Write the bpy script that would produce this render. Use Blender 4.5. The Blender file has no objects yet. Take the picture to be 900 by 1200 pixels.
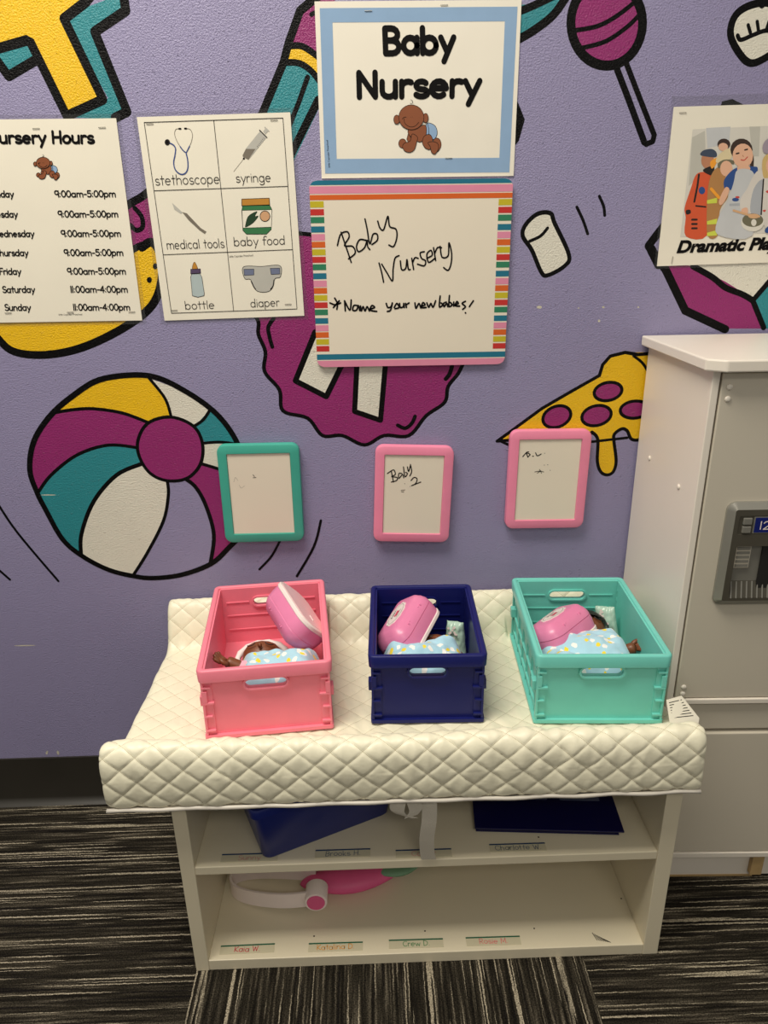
import bpy, bmesh, math, random
from math import sin, cos, pi, radians, sqrt, floor as ffloor
from mathutils import Vector, Matrix, noise
from mathutils.geometry import tessellate_polygon
random.seed(7)
S = bpy.context.scene
COL = S.collection

# ------------------------------------------------------------------ camera
F_PX, PITCH, YAW, ROLL = 833.4415, .3616, .0182, -.0204
EYE = Vector((0, -1.1713, 1.0532))
_f = Vector((sin(YAW) * cos(PITCH), cos(YAW) * cos(PITCH), -sin(PITCH)))
_r0 = Vector((cos(YAW), -sin(YAW), 0)); _u0 = _r0.cross(_f)
_r = cos(ROLL) * _r0 + sin(ROLL) * _u0
_u = -sin(ROLL) * _r0 + cos(ROLL) * _u0
cam = bpy.data.cameras.new('camera'); cam_o = bpy.data.objects.new('camera', cam); COL.objects.link(cam_o)
cam.sensor_fit = 'HORIZONTAL'; cam.sensor_width = 36; cam.lens = 36 * F_PX / 900
cam.clip_start = .02
M = Matrix((_r, _u, -_f)).transposed().to_4x4(); M.translation = EYE
cam_o.matrix_world = M
S.camera = cam_o

# ------------------------------------------------------------------ light and exposure
S.view_settings.view_transform = 'Standard'; S.view_settings.look = 'None'
S.view_settings.gamma = 1; S.view_settings.use_curve_mapping = False
S.view_settings.exposure = 0.4
W = bpy.data.worlds.new('room_light'); S.world = W; W.use_nodes = True
bg = W.node_tree.nodes['Background']; bg.inputs[0].default_value = (1, .95, .86, 1); bg.inputs[1].default_value = .22

def area(name, loc, size, power, col, rot=(0, 0, 0)):
    l = bpy.data.lights.new(name, 'AREA'); l.shape = 'RECTANGLE'; l.size, l.size_y = size
    l.energy = power; l.color = col
    o = bpy.data.objects.new(name, l); o.location = loc; o.rotation_euler = rot; COL.objects.link(o)
    return o
area('ceiling_light_panel', (-.55, -.75, 2.55), (1.2, .6), 37, (1, .93, .80))
area('fill_panel_behind', (.5, -2.6, 2.55), (1.2, .6), 12, (1, .94, .82))  # second panel added as fill farther back, its fixture unseen

# ------------------------------------------------------------------ helpers
def ray(px, py): return _f + _r * ((px - 450) / F_PX) - _u * ((py - 600) / F_PX)
def onY(px, py, y=0.0):
    d = ray(px, py); return EYE + d * ((y - EYE.y) / d.y)
def onZ(px, py, z=0.0):
    d = ray(px, py); return EYE + d * ((z - EYE.z) / d.z)

def lin(c):
    c = c / 255
    return c / 12.92 if c <= .04045 else ((c + .055) / 1.055) ** 2.4
def rgb(*c): return tuple(lin(v) for v in c) + (1,)

MATS = {}
def mat(name, col, rough=.5, metal=0, bump=None, spec=.5, tint=None, coat=0, sheen=0):
    """bump = (scale, strength, distance); tint = (scale, amount): slight tone mottling"""
    m = bpy.data.materials.new(name); m.use_nodes = True
    nt = m.node_tree; b = nt.nodes['Principled BSDF']
    b.inputs['Base Color'].default_value = rgb(*col); b.inputs['Roughness'].default_value = rough
    b.inputs['Metallic'].default_value = metal; b.inputs['Specular IOR Level'].default_value = spec
    b.inputs['Coat Weight'].default_value = coat; b.inputs['Sheen Weight'].default_value = sheen
    tc = nt.nodes.new('ShaderNodeTexCoord')
    tint = tint or (30, .05)
    n = nt.nodes.new('ShaderNodeTexNoise'); n.inputs['Scale'].default_value = tint[0]; n.inputs['Detail'].default_value = 4
    nt.links.new(tc.outputs['Object'], n.inputs['Vector'])
    mr = nt.nodes.new('ShaderNodeMapRange'); mr.inputs[1].default_value = .25; mr.inputs[2].default_value = .75
    mr.inputs[3].default_value = 1 - tint[1]; mr.inputs[4].default_value = 1 + tint[1] * .5
    nt.links.new(n.outputs[0], mr.inputs[0])
    hs = nt.nodes.new('ShaderNodeHueSaturation'); hs.inputs['Color'].default_value = rgb(*col)
    nt.links.new(mr.outputs[0], hs.inputs['Value']); nt.links.new(hs.outputs[0], b.inputs['Base Color'])
    if bump:
        n2 = nt.nodes.new('ShaderNodeTexNoise'); n2.inputs['Scale'].default_value = bump[0]; n2.inputs['Detail'].default_value = 2
        nt.links.new(tc.outputs['Object'], n2.inputs['Vector'])
        bp = nt.nodes.new('ShaderNodeBump'); bp.inputs['Strength'].default_value = bump[1]; bp.inputs['Distance'].default_value = bump[2]
        nt.links.new(n2.outputs[0], bp.inputs['Height']); nt.links.new(bp.outputs[0], b.inputs['Normal'])
    MATS[name] = m
    return m

def wallpaint(name, col, rough=.42, tint=(9, .05)):
    """gloss paint over sprayed orange-peel plaster: blobs standing out of a softer ripple"""
    m = mat(name, col, rough, tint=tint)
    nt = m.node_tree; b = nt.nodes['Principled BSDF']
    tc = next(n for n in nt.nodes if n.type == 'TEX_COORD')
    def nz(sc, det, ro, a, b_):
        n1 = nt.nodes.new('ShaderNodeTexNoise'); n1.inputs['Scale'].default_value = sc; n1.inputs['Detail'].default_value = det; n1.inputs['Roughness'].default_value = ro
        nt.links.new(tc.outputs['Object'], n1.inputs['Vector'])
        mr = nt.nodes.new('ShaderNodeMapRange'); mr.interpolation_type = 'SMOOTHSTEP'; mr.inputs[1].default_value = a; mr.inputs[2].default_value = b_
        nt.links.new(n1.outputs[0], mr.inputs[0]); return mr.outputs[0]
    ad = nt.nodes.new('ShaderNodeMath'); ad.operation = 'MULTIPLY_ADD'; ad.inputs[1].default_value = .28
    nt.links.new(nz(420, 3, .6, .3, .75), ad.inputs[0]); nt.links.new(nz(190, 4, .62, .60, .72), ad.inputs[2])
    bp = nt.nodes.new('ShaderNodeBump'); bp.inputs['Strength'].default_value = .6; bp.inputs['Distance'].default_value = .0034
    nt.links.new(ad.outputs[0], bp.inputs['Height']); nt.links.new(bp.outputs[0], b.inputs['Normal'])
    return m

class MB:
    def __init__(s): s.v = []; s.f = []; s.m = []; s.M = Matrix(); s.mats = []
    def mi(s, m):
        if m not in s.mats: s.mats.append(m)
        return s.mats.index(m)
    def add(s, vs, fs, m):
        b = len(s.v); k = s.mi(m)
        s.v += [tuple(s.M @ Vector(p)) for p in vs]
        for f in fs: s.f.append([b + i for i in f]); s.m.append(k)
    def box(s, a, b, m, bev=0):
        (x0, y0, z0), (x1, y1, z1) = a, b
        x0, x1 = sorted((x0, x1)); y0, y1 = sorted((y0, y1)); z0, z1 = sorted((z0, z1))
        if bev <= 0:
            s.add([(x0,y0,z0),(x1,y0,z0),(x1,y1,z0),(x0,y1,z0),(x0,y0,z1),(x1,y0,z1),(x1,y1,z1),(x0,y1,z1)],
                  [(3,2,1,0),(4,5,6,7),(0,1,5,4),(1,2,6,5),(2,3,7,6),(3,0,4,7)], m)
        else:
            bm = bmesh.new(); bmesh.ops.create_cube(bm, size=1)
            for v in bm.verts: v.co = Vector((x0 + (v.co.x + .5) * (x1 - x0), y0 + (v.co.y + .5) * (y1 - y0), z0 + (v.co.z + .5) * (z1 - z0)))
            bmesh.ops.bevel(bm, geom=list(bm.edges), offset=bev, segments=2, affect='EDGES', profile=.5)
            s.bm(bm, m)
    def bm(s, bm, m):
        bm.verts.index_update()
        s.add([v.co.copy() for v in bm.verts], [[v.index for v in f.verts] for f in bm.faces], m); bm.free()
    def loft(s, loops, m, cap0=True, cap1=True, closed=True):
        n = len(loops[0]); vs = [p for l in loops for p in l]; fs = []
        for i in range(len(loops) - 1):
            for j in range(n if closed else n - 1):
                k = (j + 1) % n
                fs.append((i * n + j, i * n + k, (i + 1) * n + k, (i + 1) * n + j))
        if cap0: fs.append(tuple(range(n))[::-1])
        if cap1: fs.append(tuple((len(loops) - 1) * n + j for j in range(n)))
        s.add(vs, fs, m)
    def tube(s, pts, r, m, n=8, cap=True):
        pts = [Vector(p) for p in pts]; loops = []
        rr = r if isinstance(r, (list, tuple)) else [r] * len(pts)
        ref = None
        for i, p in enumerate(pts):
            t = (pts[min(i + 1, len(pts) - 1)] - pts[max(i - 1, 0)]).normalized()
            if ref is None:
                ref = t.orthogonal().normalized()
            a = (ref - t * ref.dot(t)).normalized(); ref = a; b = t.cross(a)
            loops.append([p + (a * cos(2 * pi * j / n) + b * sin(2 * pi * j / n)) * rr[i] for j in range(n)])
        s.loft(loops, m, cap, cap)
    def plate(s, outer, holes, d0, d1, m, axis='y'):
        """polygon with holes in 2D, extruded from d0 to d1 along the axis"""
        polys = [[Vector((x, z, 0)) for x, z in outer]] + [[Vector((x, z, 0)) for x, z in h] for h in holes]
        tri = tessellate_polygon(polys)
        flat = [p for pl in polys for p in pl]; n = len(flat)
        def mk(p, d): return (p.x, d, p.y) if axis == 'y' else ((d, p.x, p.y) if axis == 'x' else (p.x, p.y, d))
        vs = [mk(p, d0) for p in flat] + [mk(p, d1) for p in flat]; fs = []
        for t in tri: fs.append(tuple(t)); fs.append(tuple(i + n for i in reversed(t)))
        b = 0
        for pl in polys:
            k = len(pl)
            for j in range(k): fs.append((b + j, b + (j + 1) % k, b + n + (j + 1) % k, b + n + j))
            b += k
        s.add(vs, fs, m)
    # flat drawing in the local x/z plane, at depth y
    def poly(s, pts, y, m):
        pts = [Vector((p[0], p[1], 0)) for p in pts]
        tri = tessellate_polygon([pts])
        fs = []
        for t in tri:
            a, b, c = (pts[i] for i in t)
            cr = (b.x - a.x) * (c.y - a.y) - (b.y - a.y) * (c.x - a.x)
            fs.append(tuple(t) if cr > 0 else tuple(reversed(t)))
        s.add([(p.x, y, p.y) for p in pts], fs, m)
    def ink(s, pts, w, y, m, closed=False, n=8):
        """one pen stroke: a mitred strip with round ends, round where it turns sharply"""
        P = []
        for p in pts:
            v = Vector((p[0], p[1]))
            if not P or (v - P[-1]).length > 1e-6: P.append(v)
        if closed and len(P) > 2 and (P[0] - P[-1]).length < 1e-6: P.pop()
        h = w / 2; k = len(P)
        def disc(c, yy): s.add([(c.x + h * cos(2 * pi * q / n), yy, c.y + h * sin(2 * pi * q / n)) for q in range(n)], [tuple(range(n))], m)
        if k == 1: return disc(P[0], y)
        nrm = []
        for i in range(k if closed else k - 1):
            d = P[(i + 1) % k] - P[i]; nrm.append(Vector((-d.y, d.x)).normalized())
        sharp = [i for i in (range(k) if closed else range(1, k - 1)) if nrm[i - 1].dot(nrm[i]) < .55]
        if closed:
            if not sharp: runs = [(list(range(k)) + [0], True)]
            else: runs = [([q % k for q in range(a, (b if b > a else b + k) + 1)], False) for a, b in zip(sharp, sharp[1:] + sharp[:1])]
        else:
            cut = [0] + sharp + [k - 1]; runs = [(list(range(a, b + 1)), False) for a, b in zip(cut, cut[1:])]
        for i in sharp: disc(P[i], y - .000004)
        for q, (ix, loop) in enumerate(runs):
            R = [P[i] for i in ix]; nn = [Vector((-(b - a).y, (b - a).x)).normalized() for a, b in zip(R, R[1:])]
            vs = []; L = len(R); yy = y - .000004 * (2 + q % 4) if len(runs) > 1 else y
            for i in range(L):
                a = nn[i - 1] if (i > 0 or loop) else nn[0]; b = nn[i] if i < L - 1 else (nn[0] if loop else nn[-1])
                t = (a + b).normalized(); t = t * (h / max(t.dot(b), .7))
                vs += [R[i] + t, R[i] - t]
            s.add([(p.x, yy, p.y) for p in vs], [(2 * i + 1, 2 * i + 3, 2 * i + 2, 2 * i) for i in range(L - 1)], m)
        if not closed:
            for c, nn, sg in ((P[0], nrm[0], 1), (P[-1], nrm[-1], -1)):
                a0 = math.atan2(nn.y, nn.x) if sg > 0 else math.atan2(-nn.y, -nn.x)
                s.add([(c.x + h * cos(a0 + pi * q / 6), y, c.y + h * sin(a0 + pi * q / 6)) for q in range(7)], [tuple(range(7))], m)
    def build(s, name, parent=None, smooth=False, recalc=True, auto=None):
        me = bpy.data.meshes.new(name); me.from_pydata(s.v, [], s.f)
        for m in s.mats: me.materials.append(m)
        me.polygons.foreach_set('material_index', s.m)
        if recalc:
            bm = bmesh.new(); bm.from_mesh(me); bmesh.ops.recalc_face_normals(bm, faces=bm.faces); bm.to_mesh(me); bm.free()
        if smooth or auto:
            me.polygons.foreach_set('use_smooth', [True] * len(me.polygons))
            if auto: me.set_sharp_from_angle(angle=radians(auto))
        me.update()
        o = bpy.data.objects.new(name, me); COL.objects.link(o)
        if parent: o.parent = parent
        return o

def tag(o, label, cat, group=None):
    o['label'] = label; o['category'] = cat
    if group: o['group'] = group
    return o
def thing(name, label, cat, loc=(0, 0, 0), rot=(0, 0, 0), group=None):
    o = bpy.data.objects.new(name, None); o.empty_display_size = .05; COL.objects.link(o)
    o.location = loc; o.rotation_euler = rot
    return tag(o, label, cat, group)
def struct(o): o['kind'] = 'structure'; return o

def arc(cx, cy, rx, ry, a0, a1, n=None):
    n = n or max(4, int(abs(a1 - a0) / 24))
    return [(cx + rx * cos(radians(a0 + (a1 - a0) * i / n)), cy + ry * sin(radians(a0 + (a1 - a0) * i / n))) for i in range(n + 1)]
def ell(cx, cy, rx, ry, n=24, rot=0):
    c, s_ = cos(radians(rot)), sin(radians(rot)); o = []
    for i in range(n):
        x, y = rx * cos(2 * pi * i / n), ry * sin(2 * pi * i / n)
        o.append((cx + x * c - y * s_, cy + x * s_ + y * c))
    return o
def spline(P, closed=False, k=6):
    n = len(P); out = []
    rng = range(n if closed else n - 1)
    for i in rng:
        if closed: p0, p1, p2, p3 = P[(i - 1) % n], P[i], P[(i + 1) % n], P[(i + 2) % n]
        else: p0, p1, p2, p3 = P[max(i - 1, 0)], P[i], P[i + 1], P[min(i + 2, n - 1)]
        for j in range(k):
            t = j / k
            out.append(tuple(.5 * (2 * b + (c - a) * t + (2 * a - 5 * b + 4 * c - d) * t * t + (3 * b - a - 3 * c + d) * t ** 3)
                             for a, b, c, d in zip(p0, p1, p2, p3)))
    if not closed: out.append(tuple(P[-1]))
    return out
def rrect(w, h, r, n=5, cx=0, cy=0):
    o = []
    for (sx, sy, a) in ((1, 1, 0), (-1, 1, 90), (-1, -1, 180), (1, -1, 270)):
        o += arc(cx + sx * (w / 2 - r), cy + sy * (h / 2 - r), r, r, a, a + 90, n)
    return o

# print letters as pen strokes: cap height 1, x-height .62
O_ = lambda cx=.28: ell(cx, .31, .26, .31, 16) + [(cx + .26, .31)]
GL = {
 'a': (.72, [O_(), [(.54,.62),(.54,0)]]), 'b': (.72, [[(.04,1),(.04,0)], O_(.30)]),
 'c': (.62, [arc(.28,.31,.26,.31,50,310)]), 'd': (.72, [O_(), [(.54,1),(.54,0)]]),
 'e': (.70, [[(.03,.33),(.54,.33)] + arc(.28,.31,.26,.31,5,310)]),
 'f': (.48, [arc(.32,.80,.18,.20,40,180) + [(.14,0)], [(0,.60),(.36,.60)]]),
 'g': (.72, [O_(), [(.54,.62),(.54,-.12)] + arc(.28,-.12,.26,.20,0,-150)]),
 'h': (.68, [[(.04,1),(.04,0)], [(.04,.38)] + arc(.27,.38,.23,.24,180,0) + [(.50,0)]]),
 'i': (.24, [[(.06,.62),(.06,0)], [(.06,.86),(.06,.87)]]), 'l': (.24, [[(.06,1),(.06,0)]]),
 'k': (.60, [[(.04,1),(.04,0)], [(.42,.60),(.06,.26),(.46,0)]]),
 'm': (1.0, [[(.04,.62),(.04,0)], [(.04,.42)] + arc(.24,.42,.20,.20,180,0) + [(.44,0)], [(.44,.42)] + arc(.64,.42,.20,.20,180,0) + [(.84,0)]]),
 'n': (.68, [[(.04,.62),(.04,0)], [(.04,.38)] + arc(.27,.38,.23,.24,180,0) + [(.50,0)]]),
 'o': (.68, [O_()]), 'p': (.72, [[(.04,.62),(.04,-.32)], O_(.30)]),
 'r': (.48, [[(.04,.62),(.04,0)], [(.04,.36)] + arc(.26,.38,.22,.24,180,60)]),
 's': (.58, [arc(.25,.46,.19,.16,35,270) + arc(.25,.15,.22,.15,90,-150)]),
 't': (.48, [[(.18,.92),(.18,0)], [(0,.62),(.38,.62)]]),
 'u': (.68, [[(.04,.62),(.04,.24)] + arc(.27,.24,.23,.24,180,360), [(.50,.62),(.50,0)]]),
 'v': (.58, [[(.02,.62),(.24,0),(.46,.62)]]), 'w': (.86, [[(.02,.62),(.20,0),(.38,.55),(.56,0),(.74,.62)]]),
 'y': (.62, [[(.02,.62),(.27,.02)], [(.52,.62),(.14,-.34)]]), 'x': (.58, [[(.02,.62),(.46,0)], [(.46,.62),(.02,0)]]),
 'A': (.80, [[(.02,0),(.34,1),(.66,0)], [(.13,.34),(.55,.34)]]),
 'B': (.72, [[(.04,0),(.04,1)] + arc(.28,.76,.24,.24,90,-90) + [(.04,.52)], [(.28,.52)] + arc(.30,.26,.26,.26,90,-90) + [(.04,0)]]),
 'C': (.78, [arc(.38,.5,.36,.5,50,310)]), 'D': (.78, [[(.04,0),(.04,1)] + arc(.16,.5,.46,.5,90,-90) + [(.04,0)]]),
 'F': (.62, [[(.50,1),(.04,1),(.04,0)], [(.04,.52),(.42,.52)]]), 'H': (.78, [[(.04,0),(.04,1)], [(.60,0),(.60,1)], [(.04,.5),(.60,.5)]]),
 'K': (.70, [[(.04,1),(.04,0)], [(.54,1),(.06,.42),(.58,0)]]), 'L': (.60, [[(.04,1),(.04,0),(.48,0)]]),
 'M': (.92, [[(.04,0),(.08,1),(.40,.25),(.72,1),(.76,0)]]), 'N': (.80, [[(.04,0),(.04,1),(.60,0),(.60,1)]]),
 'P': (.68, [[(.04,0),(.04,1)] + arc(.28,.74,.26,.26,90,-90) + [(.04,.48)]]),
 'R': (.72, [[(.04,0),(.04,1)] + arc(.28,.74,.26,.26,90,-90) + [(.04,.48)], [(.24,.48),(.56,0)]]),
 'S': (.68, [arc(.30,.75,.25,.25,35,270) + arc(.30,.25,.28,.25,90,-150)]),
 'T': (.70, [[(0,1),(.58,1)], [(.29,1),(.29,0)]]), 'W': (1.0, [[(.02,1),(.22,0),(.43,.8),(.64,0),(.84,1)]]),
 '0': (.70, [ell(.30,.5,.27,.5,18) + [(.57,.5)]]), '1': (.24, [[(.06,1),(.06,0)]]),
 '2': (.66, [arc(.27,.72,.24,.28,170,-20) + [(.03,0),(.54,0)]]),
 '4': (.70, [[(.42,0),(.42,1),(.02,.32),(.58,.32)]]),
 '5': (.68, [[(.50,1),(.10,1),(.08,.58)] + arc(.27,.32,.28,.32,110,-140)]),
 '9': (.68, [ell(.28,.70,.25,.30,16) + [(.53,.70)], [(.53,.98),(.53,0)]]),
 ':': (.26, [[(.06,.58),(.06,.60)], [(.06,.08),(.06,.10)]]), '-': (.46, [[(.04,.40),(.34,.40)]]),
 '.': (.24, [[(.05,.02),(.06,.03)]]), '!': (.28, [[(.10,1),(.06,.30)], [(.05,.02),(.06,.03)]]), '*': (.7, [[(.3,.75),(.3,0)], [(.02,.5),(.58,.3)], [(.08,.1),(.52,.62)]]),
 ' ': (.42, []),
}
def write(mb, s, p0, p1, ptop, w, y, m, jit=0):
    A = sum(GL[c][0] for c in s) - .12
    p0, p1, ptop = Vector(p0), Vector(p1), Vector(ptop)
    e1 = (p1 - p0) / A; e2 = ptop - p0; x = 0; lay = 0
    for c in s:
        adv, strokes = GL[c]
        dy = random.uniform(-jit, jit); sh = random.uniform(-jit, jit)
        for st in strokes:
            lay = (lay + 1) % 4
            mb.ink([p0 + e1 * (x + px + sh * py) + e2 * (py + dy) for px, py in st], w, y - .00002 * lay, m)
        x += adv

# ------------------------------------------------------------------ materials
P_WALL = wallpaint('paint_lilac', (147, 141, 178), .40, (5, .04))
P_YEL = wallpaint('paint_yellow', (238, 190, 8), .42)
P_TEAL = wallpaint('paint_teal', (38, 136, 146), .42)
P_MAG = wallpaint('paint_magenta', (146, 34, 108), .42)
P_WHT = wallpaint('paint_white', (226, 222, 208), .42)
P_BLK = wallpaint('paint_black', (6, 5, 6), .36, (9, 0)); P_BLK.node_tree.nodes['Principled BSDF'].inputs['Specular IOR Level'].default_value = .14
PAPER = mat('paper', (236, 230, 214), .45, tint=(14, .03), spec=.35)
INK = mat('black_print', (12, 10, 10), .6, spec=.12)
INK_S = mat('thin_print', (34, 30, 28), .6, spec=.15)
LBLUE = mat('blue_print', (142, 172, 206), .4)
BROWN = mat('brown_print', (136, 76, 44), .45)
DBLUE = mat('denim_blue_print', (44, 68, 134), .45)
GREY = mat('grey_print', (120, 112, 100), .45)
LGREY = mat('light_grey_print', (186, 184, 176), .45)
STAPLE = mat('staple_metal', (170, 168, 160), .3, .9)
BOARD = mat('whiteboard_gloss', (232, 222, 204), .22, spec=.5, tint=(6, .02))
MARKER = mat('dry_marker', (12, 9, 10), .6, spec=.12)
CPINK = mat('pink_plastic', (242, 132, 152), .38)
CPINK2 = mat('pink_frame_plastic', (240, 140, 172), .35)
CTEAL = mat('teal_frame_plastic', (66, 168, 150), .38)
CNAVY = mat('navy_plastic', (22, 28, 96), .36, spec=.28)
CMINT = mat('mint_plastic', (116, 206, 194), .36)
QUILT = mat('quilted_vinyl', (238, 233, 208), .42, bump=(140, .25, .0015), tint=(20, .04))
def stitch(m):
    nt = m.node_tree; b = nt.nodes['Principled BSDF']; hs = next(n for n in nt.nodes if n.type == 'HUE_SAT'); N = nt.nodes.new; L = nt.links.new
    tc = N('ShaderNodeTexCoord'); sp = N('ShaderNodeSeparateXYZ'); L(tc.outputs['UV'], sp.inputs[0])
    def mm(op, a, b_=None):
        n = N('ShaderNodeMath'); n.operation = op
        for i, v in enumerate((a, b_)):
            if v is None: continue
            if isinstance(v, (int, float)): n.inputs[i].default_value = v
            else: L(v, n.inputs[i])
        return n.outputs[0]
    p, q = mm('ADD', sp.outputs[0], sp.outputs[1]), mm('SUBTRACT', sp.outputs[0], sp.outputs[1])
    out = None
    for a, c in ((p, q), (q, p)):
        on = mm('LESS_THAN', mm('PINGPONG', a, .5), .014)
        f = mm('MULTIPLY', on, mm('LESS_THAN', mm('FRACT', mm('MULTIPLY', c, 15)), .55)); out = f if out is None else mm('MAXIMUM', out, f)
    mx = N('ShaderNodeMix'); mx.data_type = 'RGBA'; L(out, mx.inputs[0]); L(hs.outputs[0], mx.inputs[6]); mx.inputs[7].default_value = rgb(172, 160, 126)
    L(mx.outputs[2], b.inputs['Base Color'])
stitch(QUILT)
SATIN = mat('white_binding', (206, 200, 190), .35)
WEB = mat('webbing', (205, 198, 184), .7, bump=(700, .8, .001))
LAM = mat('cream_laminate', (226, 216, 190), .42, tint=(8, .03))
FRW = mat('white_melamine', (236, 228, 216), .36, tint=(5, .02))
FRG = mat('pale_grey_door', (206, 198, 182), .34, tint=(5, .02))
DARK = mat('dark_gap', (26, 24, 22), .6)
SILV = mat('silver_plastic', (150, 148, 140), .32, .45)
SILD = mat('dark_silver_plastic', (92, 88, 78), .35, .4)
VINYL = mat('black_vinyl', (44, 41, 36), .42, tint=(10, .15))
WOOD = mat('raw_wood', (186, 156, 108), .6, tint=(40, .2))
BIN = mat('blue_bin_plastic', (8, 30, 112), .34)
BINDER = mat('navy_binder_vinyl', (8, 8, 66), .28)
SKIN = mat('brown_doll_vinyl', (120, 68, 40), .42)
HAIR = mat('dark_hair_paint', (40, 26, 20), .5)
CASE = mat('rose_plastic', (228, 132, 174), .32)
CASEW = mat('white_plastic', (240, 226, 222), .35)
CASEP = mat('pale_pink_plastic', (244, 206, 208), .38)
RED = mat('red_print', (214, 60, 96), .45)
FOIL = mat('mint_film', (176, 206, 190), .28, spec=.7, bump=(60, .5, .003))
ROMP = mat('pale_pink_cloth', (240, 170, 190), .85, bump=(500, .5, .001), sheen=.3)
FRILL = mat('white_frill', (240, 228, 226), .8)
HEM = mat('blue_stitching', (70, 150, 200), .8, bump=(500, .6, .001))
TOYP = mat('hot_pink_plastic', (222, 88, 140), .5)
TOYG = mat('grey_green_plastic', (110, 150, 118), .5)
FILM = bpy.data.materials.new('laminating_film'); FILM.use_nodes = True
_n = FILM.node_tree; _n.nodes.clear()
_o = _n.nodes.new('ShaderNodeOutputMaterial'); _mx = _n.nodes.new('ShaderNodeMixShader'); _t = _n.nodes.new('ShaderNodeBsdfTransparent'); _g = _n.nodes.new('ShaderNodeBsdfGlossy')
_g.inputs['Roughness'].default_value = .12; _mx.inputs[0].default_value = .05; _t.inputs[0].default_value = (.97, .97, .97, 1)
_n.links.new(_t.outputs[0], _mx.inputs[1]); _n.links.new(_g.outputs[0], _mx.inputs[2]); _n.links.new(_mx.outputs[0], _o.inputs[0])

def cloth_mat():
    m = mat('blue_printed_flannel', (172, 214, 232), .9, sheen=.3)
    nt = m.node_tree; b = nt.nodes['Principled BSDF']; tc = next(n for n in nt.nodes if n.type == 'TEX_COORD')
    hs = next(n for n in nt.nodes if n.type == 'HUE_SAT')
    src = hs.outputs[0]
    for scale, off, r, col in ((34, (0, 0, 0), .21, (240, 240, 236)), (31, (.31, .17, .4), .15, (240, 214, 60))):
        mp = nt.nodes.new('ShaderNodeMapping'); mp.inputs['Location'].default_value = off
        nt.links.new(tc.outputs['UV'], mp.inputs[0])
        wob = nt.nodes.new('ShaderNodeTexNoise'); wob.inputs['Scale'].default_value = 60
        nt.links.new(mp.outputs[0], wob.inputs['Vector'])
        mixv = nt.nodes.new('ShaderNodeMix'); mixv.data_type = 'VECTOR'; mixv.inputs[0].default_value = .012
        nt.links.new(mp.outputs[0], mixv.inputs[4]); nt.links.new(wob.outputs[1], mixv.inputs[5])
        vo = nt.nodes.new('ShaderNodeTexVoronoi'); vo.voronoi_dimensions = '2D'; vo.inputs['Scale'].default_value = scale; vo.inputs['Randomness'].default_value = .7
        nt.links.new(mixv.outputs[1], vo.inputs['Vector'])
        lt = nt.nodes.new('ShaderNodeMath'); lt.operation = 'LESS_THAN'; lt.inputs[1].default_value = r
        nt.links.new(vo.outputs['Distance'], lt.inputs[0])
        mx = nt.nodes.new('ShaderNodeMix'); mx.data_type = 'RGBA'; mx.inputs[7].default_value = rgb(*col)
        nt.links.new(lt.outputs[0], mx.inputs[0]); nt.links.new(src, mx.inputs[6]); src = mx.outputs[2]
    nt.links.new(src, b.inputs['Base Color'])
    return m
FLANNEL = cloth_mat()

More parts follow.
